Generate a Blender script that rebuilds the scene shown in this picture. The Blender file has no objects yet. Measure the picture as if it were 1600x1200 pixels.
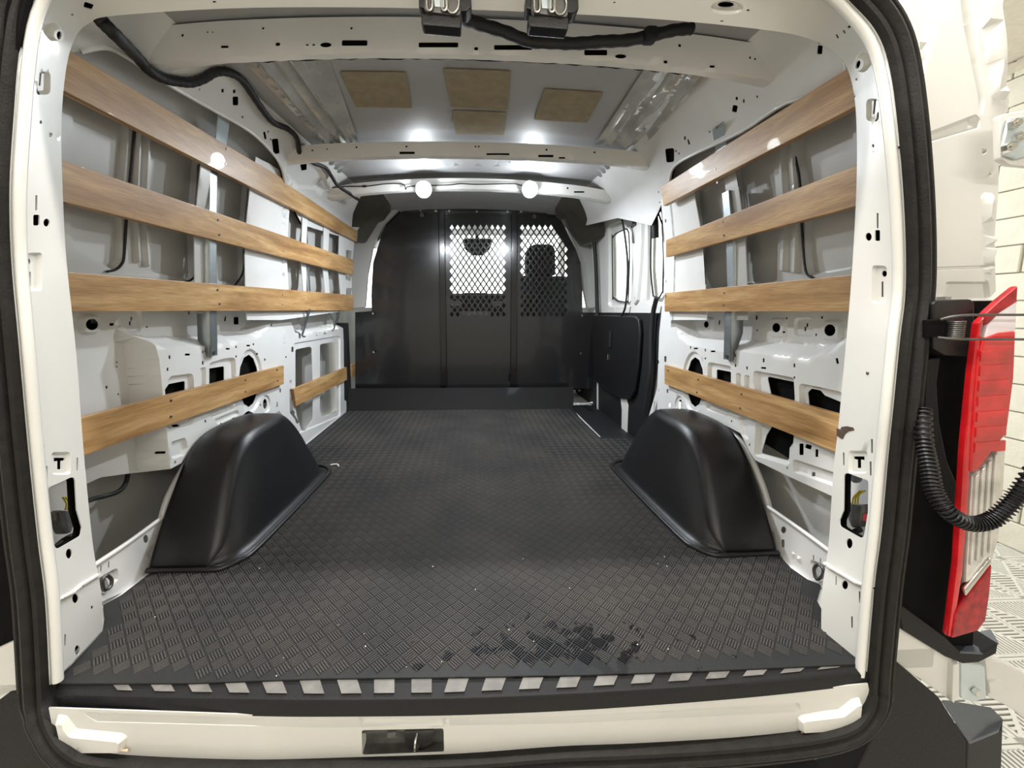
import bpy, bmesh, math, random
import numpy as np
from mathutils import Vector, Matrix
from mathutils.geometry import delaunay_2d_cdt
random.seed(4)
SC = bpy.context.scene
COL = SC.collection
# ------------------------------------------------------------------ camera (z = 0 is the cargo floor, +y is the van's nose)
FPX = 610.0; YAW = math.radians(2.5); PIT = math.radians(7.0)
CX = 738 + FPX*math.tan(YAW)/math.cos(PIT); CY = 484 + FPX*math.tan(PIT)
FV = np.array([math.sin(YAW)*math.cos(PIT), math.cos(YAW)*math.cos(PIT), -math.sin(PIT)])
RV = np.array([math.cos(YAW), -math.sin(YAW), 0.0]); UV = np.cross(RV, FV); CAM = np.array([0, 0, .70])
cd = bpy.data.cameras.new('camera'); cam = bpy.data.objects.new('camera', cd); COL.objects.link(cam)
cd.sensor_fit = 'HORIZONTAL'; cd.sensor_width = 36; cd.lens = FPX/1600*36
cd.shift_x = (800-CX)/1600; cd.shift_y = (CY-600)/1600
cd.clip_start = .02
cam.matrix_world = Matrix(((RV[0], UV[0], -FV[0], 0), (RV[1], UV[1], -FV[1], 0), (RV[2], UV[2], -FV[2], .70), (0, 0, 0, 1)))
SC.camera = cam
# ------------------------------------------------------------------ world, lights, exposure
w = bpy.data.worlds.new('world'); SC.world = w; w.use_nodes = True
bg = w.node_tree.nodes['Background']; bg.inputs[0].default_value = (.98, 1.0, .97, 1); bg.inputs[1].default_value = 2.4
SC.view_settings.view_transform = 'Standard'; SC.view_settings.look = 'None'
SC.view_settings.gamma = 1; SC.view_settings.use_curve_mapping = False
SC.view_settings.exposure = 0.54
SC.cycles.max_bounces = 8; SC.cycles.diffuse_bounces = 5; SC.cycles.glossy_bounces = 4
SC.cycles.sample_clamp_indirect = 4; SC.cycles.use_denoising = True
def light(name, kind, loc, energy, color, size=None, size_y=None, target=None, spot=None):
    l = bpy.data.lights.new(name, kind); l.energy = energy; l.color = color
    if kind == 'AREA':
        l.shape = 'RECTANGLE'; l.size = size; l.size_y = size_y
    elif size is not None: l.shadow_soft_size = size
    if spot: l.spot_size = spot; l.spot_blend = 1.0
    o = bpy.data.objects.new(name, l); COL.objects.link(o); o.location = loc
    if target is not None:
        d = Vector(target)-Vector(loc); o.rotation_euler = d.to_track_quat('-Z', 'Y').to_euler()
    return o
WARM = (1.0, .96, .90); COOL = (.88, .94, 1.0)
light('strip_light_front', 'AREA', (0, .563, 1.96), 40, WARM, 2.0, .035, (0, .563, 0))
light('fill_light_mid', 'AREA', (0, -.7, 1.96), 6, WARM, 3.6, .12, (0, -.3, 0))  # added fill lamp behind the camera, not a known fixture
light('fill_light_back', 'AREA', (0, -2.2, 1.96), 40, WARM, 3.6, .12, (0, 0, .3))  # added fill from behind at a low angle, brightens the deep interior
light('cargo_lamp_light', 'AREA', (-.225, 2.03, 1.285), 9, COOL, .06, .06, (-.225, 2.0, .1))
light('cargo_lamp_light_b', 'AREA', (.275, 2.03, 1.285), 9, COOL, .06, .06, (.275, 2.0, .1))
light('cargo_lamp_glow', 'POINT', (-.225, 2.03, 1.285), 1.8, COOL, .02)
light('cargo_lamp_glow_b', 'POINT', (.275, 2.03, 1.285), 1.8, COOL, .02)
# ------------------------------------------------------------------ materials
def mat(name, col, rough=.5, metal=0., coat=0., var=0., scale=8., col2=None, bump=0., bscale=60., emit=None, trans=0., alpha=1., spec=None, stretch=None):
    m = bpy.data.materials.new(name); m.use_nodes = True; nt = m.node_tree; b = nt.nodes['Principled BSDF']
    b.inputs['Base Color'].default_value = (*col, 1); b.inputs['Roughness'].default_value = rough; b.inputs['Metallic'].default_value = metal
    b.inputs['Coat Weight'].default_value = coat; b.inputs['Coat Roughness'].default_value = .08
    if spec is not None: b.inputs['Specular IOR Level'].default_value = spec
    if trans: b.inputs['Transmission Weight'].default_value = trans
    if alpha < 1: b.inputs['Alpha'].default_value = alpha
    if emit: b.inputs['Emission Color'].default_value = (*emit[0], 1); b.inputs['Emission Strength'].default_value = emit[1]
    tc = nt.nodes.new('ShaderNodeTexCoord')
    src = tc.outputs['Object']
    if stretch:
        mp = nt.nodes.new('ShaderNodeMapping'); mp.inputs['Scale'].default_value = stretch; nt.links.new(src, mp.inputs[0]); src = mp.outputs[0]
    if var or col2:
        n = nt.nodes.new('ShaderNodeTexNoise'); n.inputs['Scale'].default_value = scale; n.inputs['Detail'].default_value = 6
        nt.links.new(src, n.inputs['Vector'])
        r = nt.nodes.new('ShaderNodeValToRGB'); r.color_ramp.elements[0].position = .35; r.color_ramp.elements[1].position = .65
        c2 = col2 if col2 else tuple(c*(1-var) for c in col)
        r.color_ramp.elements[0].color = (*c2, 1); r.color_ramp.elements[1].color = (*col, 1)
        nt.links.new(n.outputs['Fac'], r.inputs[0]); nt.links.new(r.outputs[0], b.inputs['Base Color'])
    if bump:
        n2 = nt.nodes.new('ShaderNodeTexNoise'); n2.inputs['Scale'].default_value = bscale; n2.inputs['Detail'].default_value = 3
        nt.links.new(src, n2.inputs['Vector'])
        bp = nt.nodes.new('ShaderNodeBump'); bp.inputs['Strength'].default_value = bump; bp.inputs['Distance'].default_value = .002
        nt.links.new(n2.outputs['Fac'], bp.inputs['Height']); nt.links.new(bp.outputs[0], b.inputs['Normal'])
    return m
M = {}
M['white'] = mat('white_paint', (.70, .695, .665), .32, coat=.4, var=.05, scale=5)
M['white_in'] = mat('white_paint_interior', (.76, .76, .745), .30, coat=.5, var=.10, scale=4)
M['skin'] = mat('grey_white_skin_paint', (.52, .52, .505), .28, coat=.5, var=.12, scale=3)
M['roof'] = mat('roof_primer_grey', (.37, .37, .375), .5, coat=.05, var=.08, scale=6)
M['roofbright'] = mat('roof_gloss_rib', (.50, .50, .48), .16, coat=.6, var=.25, scale=7)
M['pad'] = mat('tan_damping_pad', (.30, .245, .155), .75, var=.2, scale=30, bump=.5, bscale=120)
M['black'] = mat('black_plastic', (.008, .008, .009), .36, bump=.25, bscale=500)
M['channel'] = mat('glossy_black_channel', (.003, .003, .0035), .2, coat=.5)
M['blackmat'] = mat('black_plastic_matte', (.011, .011, .012), .6, spec=.3, bump=.4, bscale=350)
M['steelblack'] = mat('black_powder_coat', (.010, .010, .011), .24, coat=.45, bump=.1, bscale=300)
M['seal'] = mat('weather_seal_rubber', (.014, .013, .012), .6, spec=.3, var=.4, scale=40, bump=.4, bscale=200)
M['rubber'] = mat('loom_tape', (.008, .008, .009), .6, bump=.5, bscale=180)
M['steel'] = mat('galvanised_steel', (.42, .46, .48), .38, metal=.85, var=.15, scale=20)
M['steel_pale'] = mat('zinc_bracket', (.62, .70, .74), .35, metal=.5, var=.1, scale=20)
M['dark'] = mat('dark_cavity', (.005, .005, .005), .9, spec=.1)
M['red'] = mat('red_lamp_lens', (.62, .012, .018), .12, coat=.8, var=.35, scale=25)
M['reddark'] = mat('red_lamp_reflector', (.45, .012, .02), .25, var=.5, scale=60)
M['clearlens'] = mat('clear_lamp_lens', (.72, .70, .66), .12, coat=.8, var=.35, scale=22, metal=.2)
M['whitelens'] = mat('glossy_lens_top', (.86, .78, .84), .08, coat=1, var=.2, scale=10)
M['step'] = mat('bumper_step_plastic', (.075, .090, .115), .42, bump=.3, bscale=400)
M['chrome'] = mat('bright_steel', (.7, .69, .66), .22, metal=1)
M['dull'] = mat('dull_steel', (.16, .155, .15), .4, metal=.8, var=.3, scale=40)
M['brick'] = mat('cream_painted_brick', (.68, .65, .56), .6, var=.07, scale=12, bump=.6, bscale=70)
M['mortar'] = mat('cream_mortar', (.66, .63, .55), .8, bump=.5, bscale=90)
M['gceil'] = mat('garage_ceiling_board', (.60, .55, .45), .8, var=.1, scale=30, bump=.6, bscale=160)
M['gwall'] = mat('garage_wall_paint', (.62, .60, .54), .8, var=.05)
M['tilewhite'] = mat('white_garage_tile', (.70, .69, .65), .45, var=.06, scale=9)
M['tilegrey'] = mat('grey_tile_groove', (.17, .16, .15), .55)
M['grey'] = mat('grey_connector_plastic', (.20, .195, .18), .5, var=.3, scale=60)
M['yellow'] = mat('yellow_wire', (.75, .60, .03), .4)
M['wirewhite'] = mat('white_wire', (.75, .75, .72), .4)
M['wirered'] = mat('red_clip', (.55, .06, .09), .4)
M['fabric'] = mat('charcoal_seat_fabric', (.022, .023, .025), .9, bump=.5, bscale=300)
M['trimgrey'] = mat('cab_trim_grey', (.36, .355, .33), .6)
M['trimdark'] = mat('headliner_dark', (.085, .080, .062), .32, coat=.3, var=.5, scale=4)
M['ledemit'] = mat('led_lens', (.9, .95, 1), .3, emit=((.90, .96, 1.0), 60))
M['lens_tint'] = mat('lamp_bezel', (.6, .6, .6), .3)
M['glass'] = mat('window_glass', (.95, 1, .97), .02, trans=1.0, spec=.3)
M['glass'].node_tree.nodes['Principled BSDF'].inputs['IOR'].default_value = 1.02
M['wax'] = mat('rust_stain', (.42, .24, .10), .6, col2=(.68, .60, .48), scale=60)
M['rustdark'] = mat('dark_rust', (.10, .065, .045), .8, var=.5, scale=120)
M['mirror'] = mat('mirror_black', (.02, .02, .02), .3)
M['scuff'] = mat('silver_sill_pad', (.19, .182, .17), .6, var=.35, scale=35)
def wood_mat(name, seed, c1, c2, c3):
    m = bpy.data.materials.new(name); m.use_nodes = True; nt = m.node_tree; b = nt.nodes['Principled BSDF']
    tc = nt.nodes.new('ShaderNodeTexCoord'); mp = nt.nodes.new('ShaderNodeMapping')
    mp.inputs['Scale'].default_value = (9, .9, 9); mp.inputs['Location'].default_value = (seed*3.1, seed*7.7, seed)
    nt.links.new(tc.outputs['Object'], mp.inputs[0])
    n = nt.nodes.new('ShaderNodeTexNoise'); n.inputs['Scale'].default_value = 3.0; n.inputs['Detail'].default_value = 7; n.inputs['Distortion'].default_value = .6
    nt.links.new(mp.outputs[0], n.inputs[0])
    r = nt.nodes.new('ShaderNodeValToRGB'); e = r.color_ramp.elements
    e[0].position = .30; e[0].color = (*c1, 1); e[1].position = .72; e[1].color = (*c3, 1); k = e.new(.5); k.color = (*c2, 1)
    nt.links.new(n.outputs['Fac'], r.inputs[0])
    mp2 = nt.nodes.new('ShaderNodeMapping'); mp2.inputs['Scale'].default_value = (60, 2.5, 60); nt.links.new(tc.outputs['Object'], mp2.inputs[0])
    n2 = nt.nodes.new('ShaderNodeTexNoise'); n2.inputs['Scale'].default_value = 6; n2.inputs['Detail'].default_value = 4; nt.links.new(mp2.outputs[0], n2.inputs[0])
    mx = nt.nodes.new('ShaderNodeMixRGB'); mx.blend_type = 'MULTIPLY'; mx.inputs[0].default_value = .45
    r2 = nt.nodes.new('ShaderNodeValToRGB'); r2.color_ramp.elements[0].position = .35; r2.color_ramp.elements[0].color = (.45, .38, .3, 1); r2.color_ramp.elements[1].position = .6
    nt.links.new(n2.outputs['Fac'], r2.inputs[0]); nt.links.new(r.outputs[0], mx.inputs[1]); nt.links.new(r2.outputs[0], mx.inputs[2])
    nt.links.new(mx.outputs[0], b.inputs['Base Color']); b.inputs['Roughness'].default_value = .42; b.inputs['Coat Weight'].default_value = .12
    return m
WOOD = [wood_mat('varnished_pine_%s' % 'abcdef'[i], i+1, (.31, .165, .062), (.48, .285, .118), (.66, .44, .21)) for i in range(6)]
# rubber mat: dark rubber with dry dust, a few wet marks near the rear edge, all in the mat's own coordinates
def mat_rubber(nm='ribbed_rubber', ca_=(.015, .017, .019), cb_=(.028, .028, .027)):
    m = bpy.data.materials.new(nm); m.use_nodes = True; nt = m.node_tree; b = nt.nodes['Principled BSDF']; L = nt.links
    tc = nt.nodes.new('ShaderNodeTexCoord')
    n = nt.nodes.new('ShaderNodeTexNoise'); n.inputs['Scale'].default_value = 3.5; n.inputs['Detail'].default_value = 5; L.new(tc.outputs['Object'], n.inputs[0])
    r = nt.nodes.new('ShaderNodeValToRGB'); e = r.color_ramp.elements
    e[0].position = .3; e[0].color = (*ca_, 1); e[1].position = .7; e[1].color = (*cb_, 1); L.new(n.outputs['Fac'], r.inputs[0])
    n3 = nt.nodes.new('ShaderNodeTexNoise'); n3.inputs['Scale'].default_value = 1100; n3.inputs['Detail'].default_value = 2; L.new(tc.outputs['Object'], n3.inputs[0])
    r3 = nt.nodes.new('ShaderNodeValToRGB'); r3.color_ramp.elements[0].position = .35; r3.color_ramp.elements[0].color = (.6, .6, .6, 1); r3.color_ramp.elements[1].position = .7; r3.color_ramp.elements[1].color = (1.5, 1.5, 1.5, 1)
    L.new(n3.outputs['Fac'], r3.inputs[0])
    mm = nt.nodes.new('ShaderNodeMixRGB'); mm.blend_type = 'MULTIPLY'; mm.inputs[0].default_value = 1; L.new(r.outputs[0], mm.inputs[1]); L.new(r3.outputs[0], mm.inputs[2])
    # wet marks: noise thresholded inside a soft disc round (0.10, 0.73)
    sx = nt.nodes.new('ShaderNodeMapping'); sx.inputs['Location'].default_value = (-.165*4.2, .893*11, 0); sx.inputs['Scale'].default_value = (4.2, 11, 0); L.new(tc.outputs['Object'], sx.inputs[0])
    ln = nt.nodes.new('ShaderNodeVectorMath'); ln.operation = 'LENGTH'; L.new(sx.outputs[0], ln.inputs[0])
    n4 = nt.nodes.new('ShaderNodeTexNoise'); n4.inputs['Scale'].default_value = 26; n4.inputs['Detail'].default_value = 5; L.new(tc.outputs['Object'], n4.inputs[0])
    ad = nt.nodes.new('ShaderNodeMath'); ad.operation = 'MULTIPLY_ADD'; ad.inputs[1].default_value = -.17; L.new(ln.outputs['Value'], ad.inputs[0]); L.new(n4.outputs['Fac'], ad.inputs[2])
    cr = nt.nodes.new('ShaderNodeValToRGB'); cr.color_ramp.elements[0].position = .415; cr.color_ramp.elements[1].position = .44; L.new(ad.outputs[0], cr.inputs[0])
    mx = nt.nodes.new('ShaderNodeMixRGB'); mx.inputs[2].default_value = (.008, .008, .009, 1); L.new(cr.outputs[0], mx.inputs[0]); L.new(mm.outputs[0], mx.inputs[1])
    L.new(mx.outputs[0], b.inputs['Base Color'])
    rr = nt.nodes.new('ShaderNodeMapRange'); rr.inputs[3].default_value = .62; rr.inputs[4].default_value = .48; L.new(cr.outputs[0], rr.inputs[0]); L.new(rr.outputs[0], b.inputs['Roughness'])
    b.inputs['Specular IOR Level'].default_value = .25
    return m
M['mat'] = mat_rubber()
M['tread'] = mat_rubber('dusty_lit_tread_rubber', (.040, .040, .041), (.076, .071, .066))  # bars paler than the base: dust, plus grazing light put into the colour
# ------------------------------------------------------------------ scene graph helpers
def tag(o, label=None, cat=None, group=None, kind=None):
    if label: o['label'] = label
    if cat: o['category'] = cat
    if group: o['group'] = group
    if kind: o['kind'] = kind
    return o
def empty(name, loc=(0, 0, 0), parent=None):
    o = bpy.data.objects.new(name, None); COL.objects.link(o); o.empty_display_size = .05
    if parent is None: o.location = loc
    else: o.parent = parent
    return o
def origin_of(p):
    v = Vector((0, 0, 0))
    while p is not None: v += p.location; p = p.parent
    return v
def link(name, me, m, parent=None, smooth=None, loc=None):
    """loc: put the object's origin there (mesh given in world space)."""
    off = origin_of(parent)
    if loc is not None: tot = Vector(loc)
    else: tot = off
    if tot.length > 0: me.transform(Matrix.Translation(-tot))
    o = bpy.data.objects.new(name, me); COL.objects.link(o)
    if parent is not None: o.parent = parent
    o.location = tot-off
    if m is not None: me.materials.append(m)
    if smooth is not None and len(me.polygons):
        me.polygons.foreach_set('use_smooth', [True]*len(me.polygons)); me.set_sharp_from_angle(angle=math.radians(smooth))
        if smooth <= 50 and len(me.polygons) < 60000:
            md = o.modifiers.new('normals', 'WEIGHTED_NORMAL'); md.keep_sharp = True; md.weight = 80
    me.update()
    return o
def meshobj(name, V, F, m, parent=None, smooth=None, loc=None):
    me = bpy.data.meshes.new(name); me.from_pydata([tuple(map(float, v)) for v in V], [], F); me.update()
    return link(name, me, m, parent, smooth, loc)
def bmobj(name, bm, m, parent=None, smooth=None, loc=None):
    me = bpy.data.meshes.new(name); bm.normal_update(); bm.to_mesh(me); bm.free()
    return link(name, me, m, parent, smooth, loc)
def bevel(bm, w, seg=2, ang=.5):
    es = [e for e in bm.edges if len(e.link_faces) == 2 and e.calc_face_angle(0) > ang]
    if es and w > 0: bmesh.ops.bevel(bm, geom=es, offset=w, segments=seg, affect='EDGES', profile=.5)
def add_box(bm, c, s, rot=None, bev=0., seg=2):
    b2 = bmesh.new(); bmesh.ops.create_cube(b2, size=1)
    for v in b2.verts: v.co = Vector((v.co.x*s[0], v.co.y*s[1], v.co.z*s[2]))
    bevel(b2, bev, seg)
    mt = Matrix.Translation(c) @ (rot.to_4x4() if rot is not None else Matrix.Identity(4))
    b2.transform(mt); me = bpy.data.meshes.new('tmp'); b2.to_mesh(me); b2.free(); bm.from_mesh(me); bpy.data.meshes.remove(me)
def add_cyl(bm, p0, p1, r0, r1=None, n=16, caps=True):
    r1 = r0 if r1 is None else r1; p0 = Vector(p0); p1 = Vector(p1); d = (p1-p0).normalized()
    a = d.orthogonal().normalized(); b = d.cross(a)
    A = [bm.verts.new(p0+(a*math.cos(t)+b*math.sin(t))*r0) for t in [2*math.pi*i/n for i in range(n)]]
    B = [bm.verts.new(p1+(a*math.cos(t)+b*math.sin(t))*r1) for t in [2*math.pi*i/n for i in range(n)]]
    for i in range(n): bm.faces.new((A[i], A[(i+1) % n], B[(i+1) % n], B[i]))
    if caps: bm.faces.new(A[::-1]); bm.faces.new(B)
def box(name, c, s, m, parent=None, rot=None, bev=.003, loc=None, seg=2):
    bm = bmesh.new(); add_box(bm, Vector(c), s, rot, bev, seg); return bmobj(name, bm, m, parent, 40, loc)
def cyl(name, p0, p1, r, m, parent=None, r1=None, n=20, loc=None):
    bm = bmesh.new(); add_cyl(bm, p0, p1, r, r1, n); return bmobj(name, bm, m, parent, 40, loc)
def prism(name, poly3, ext, m, parent=None, bev=.004, loc=None, seg=2):
    """closed 3-D outline (about planar) extruded by vector ext, rims bevelled."""
    bm = bmesh.new(); vs = [bm.verts.new(Vector(p)) for p in poly3]; f = bm.faces.new(vs)
    r = bmesh.ops.extrude_face_region(bm, geom=[f]); nv = [v for v in r['geom'] if isinstance(v, bmesh.types.BMVert)]
    bmesh.ops.translate(bm, verts=nv, vec=Vector(ext)); bmesh.ops.recalc_face_normals(bm, faces=bm.faces)
    bevel(bm, bev, seg, .6); bmesh.ops.recalc_face_normals(bm, faces=bm.faces)
    return bmobj(name, bm, m, parent, 35, loc)
def spline(pts, n=12, closed=False):
    P = [np.array(p, float) for p in pts]; out = []; N = len(P)
    rng = range(N if closed else N-1)
    for i in rng:
        p0 = P[(i-1) % N] if (closed or i > 0) else P[0]; p1 = P[i]; p2 = P[(i+1) % N]; p3 = P[(i+2) % N] if (closed or i+2 < N) else P[-1]
        for k in range(n):
            t = k/n; out.append(.5*((2*p1)+(-p0+p2)*t+(2*p0-5*p1+4*p2-p3)*t*t+(-p0+3*p1-3*p2+p3)*t**3))
    if not closed: out.append(P[-1])
    return np.array(out)
def tube(name, pts, r, m, parent=None, n=10, sm=8, rfun=None, loc=None, closed=False):
    P = spline(pts, sm, closed) if sm else np.array(pts, float); V = []; F = []; up = None; K = len(P)
    for i, p in enumerate(P):
        t = P[(i+1) % K]-P[i-1] if closed else P[min(i+1, K-1)]-P[max(i-1, 0)]; t = t/(np.linalg.norm(t)+1e-9)
        if up is None: up = np.cross(t, [0.3, .2, 1]); up /= np.linalg.norm(up)
        up = up-t*(up@t); up /= np.linalg.norm(up); b = np.cross(t, up); rr = r if rfun is None else rfun(i, K)*r
        for k in range(n):
            a = 2*math.pi*k/n; V.append(p+(up*math.cos(a)+b*math.sin(a))*rr)
    for i in range(K if closed else K-1):
        for k in range(n):
            j = (i+1) % K; F.append((i*n+k, i*n+(k+1) % n, j*n+(k+1) % n, j*n+k))
    if not closed: F.append(tuple(range(n))[::-1]); F.append(tuple(range((K-1)*n, K*n)))
    return meshobj(name, V, F, m, parent, 60, loc)
def sweep(name, P, prof, nfun, m, parent=None, smooth=50, loc=None, cap=False):
    """prof: list of (a, b); a along nfun(i) (side direction), b along the second direction."""
    V = []; F = []; n = len(prof)
    for i, p in enumerate(P):
        A, B = nfun(i)
        for a, b in prof: V.append(p+A*a+B*b)
    for i in range(len(P)-1):
        for k in range(n-1): F.append((i*n+k, i*n+k+1, (i+1)*n+k+1, (i+1)*n+k))
    return meshobj(name, V, F, m, parent, smooth, loc)
# ------------------------------------------------------------------ rays through the camera, for reading positions off surfaces
def ray(px, py): return FV+RV*(px-CX)/FPX+UV*(CY-py)/FPX
def onX(px, py, x): r = ray(px, py); return CAM+r*(x/r[0])
def onY(px, py, y): r = ray(px, py); return CAM+r*(y/r[1])
def onZ(px, py, z): r = ray(px, py); return CAM+r*((z-.7)/r[2])
def project(P):
    d = np.asarray(P)-CAM; f = d@FV; return np.stack([CX+FPX*(d@RV)/f, CY-FPX*(d@UV)/f], -1)
class Surf:
    """parametric surface f(u, v) -> xyz with a numeric normal and a lookup from picture point to (u, v)."""
    def __init__(s, f, ur, vr, toward=(0, 1.5, .7)):
        s.px_pad = .3; s.f = f; s.ur = ur; s.vr = vr; s.toward = np.array(toward)
        g = np.stack(np.meshgrid(np.linspace(*ur, 70), np.linspace(*vr, 50), indexing='ij'), -1).reshape(-1, 2)
        P = f(g[:, 0], g[:, 1]); fr = (P-CAM)@FV > .05; s.g = g[fr]; s.gp = project(P[fr])
    def P(s, u, v): return s.f(np.asarray(u, float), np.asarray(v, float))
    def N(s, u, v):
        e = 1e-4; a = s.P(u+e, v)-s.P(u-e, v); b = s.P(u, v+e)-s.P(u, v-e); n = np.cross(a, b); n /= np.linalg.norm(n, axis=-1, keepdims=True)+1e-12
        sg = np.sign(np.sum(n*(s.toward-s.P(u, v)), -1, keepdims=True)); return n*np.where(sg == 0, 1, sg)
    def px(s, x, y):
        i = np.argmin((s.gp[:, 0]-x)**2+(s.gp[:, 1]-y)**2); q = s.g[i].copy(); t = np.array([x, y], float)
        for _ in range(12):
            e = 1e-4; c = project(s.P(q[0], q[1])); ju = (project(s.P(q[0]+e, q[1]))-c)/e; jv = (project(s.P(q[0], q[1]+e))-c)/e
            J = np.stack([ju, jv], 1)
            d = np.linalg.lstsq(J, t-c, rcond=None)[0]; L = np.linalg.norm(d); q = q+d*min(1, .2/(L+1e-9)); q[0] = min(max(q[0], s.ur[0]-s.px_pad), s.ur[1]+s.px_pad); q[1] = min(max(q[1], s.vr[0]-s.px_pad), s.vr[1]+s.px_pad)
            if L < 1e-6: break
        return q
    def poly(s, pts):
        """('w', u, v) entries are surface coordinates, the rest picture points."""
        return [tuple(p[1:]) if p[0] == 'w' else tuple(s.px(*p)) for p in pts]
def rounded(poly, r, n=5):
    P = [np.array(p, float) for p in poly]; out = []; N = len(P)
    for i in range(N):
        a = P[i-1]-P[i]; b = P[(i+1) % N]-P[i]; la = np.linalg.norm(a); lb = np.linalg.norm(b); a /= la; b /= lb
        ang = math.acos(max(-1, min(1, a@b)))
        if ang > 3.0 or r <= 0: out.append(P[i]); continue
        t = min(r/math.tan(ang/2), la*.45, lb*.45)
        p0 = P[i]+a*t; p1 = P[i]+b*t
        for k in range(n+1):
            s_ = k/n; out.append((1-s_)**2*p0+2*s_*(1-s_)*P[i]+s_*s_*p1)
    return [tuple(p) for p in out]
def ell(c, rx, ry, n=14, rot=0.):
    return [(c[0]+rx*math.cos(t)*math.cos(rot)-ry*math.sin(t)*math.sin(rot), c[1]+rx*math.cos(t)*math.sin(rot)+ry*math.sin(t)*math.cos(rot)) for t in [2*math.pi*i/n for i in range(n)]]
def rect(c, w_, h_, r=0., rot=0.):
    p = [(-w_/2, -h_/2), (w_/2, -h_/2), (w_/2, h_/2), (-w_/2, h_/2)]
    if r: p = rounded(p, r, 3)
    return [(c[0]+x*math.cos(rot)-y*math.sin(rot), c[1]+x*math.sin(rot)+y*math.cos(rot)) for x, y in p]
def area(poly): P = np.array(poly); x, y = P[:, 0], P[:, 1]; return .5*np.sum(x*np.roll(y, -1)-np.roll(x, -1)*y)
def inset(poly, d):
    P = np.array(poly); s_ = 1 if area(poly) > 0 else -1
    t = np.roll(P, -1, 0)-np.roll(P, 1, 0); t /= np.linalg.norm(t, axis=1, keepdims=True)+1e-12; n = np.stack([-t[:, 1], t[:, 0]], 1)*s_
    return P+n*d
def inside(Q, poly):
    P = np.array(poly); R = np.zeros(len(Q), bool); j = len(P)-1
    for i in range(len(P)):
        c = (P[i, 1] > Q[:, 1]) != (P[j, 1] > Q[:, 1])
        with np.errstate(divide='ignore', invalid='ignore'): xi = (P[j, 0]-P[i, 0])*(Q[:, 1]-P[i, 1])/(P[j, 1]-P[i, 1])+P[i, 0]
        R ^= c & (Q[:, 0] < xi); j = i
    return R
def dist(Q, poly):
    P = np.array(poly); D = np.full(len(Q), 1e9)
    for i in range(len(P)):
        a = P[i-1]; b = P[i]-a; L = b@b+1e-15; t = np.clip(((Q-a)@b)/L, 0, 1); D = np.minimum(D, np.linalg.norm(Q-(a+t[:, None]*b), axis=1))
    return D
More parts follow.
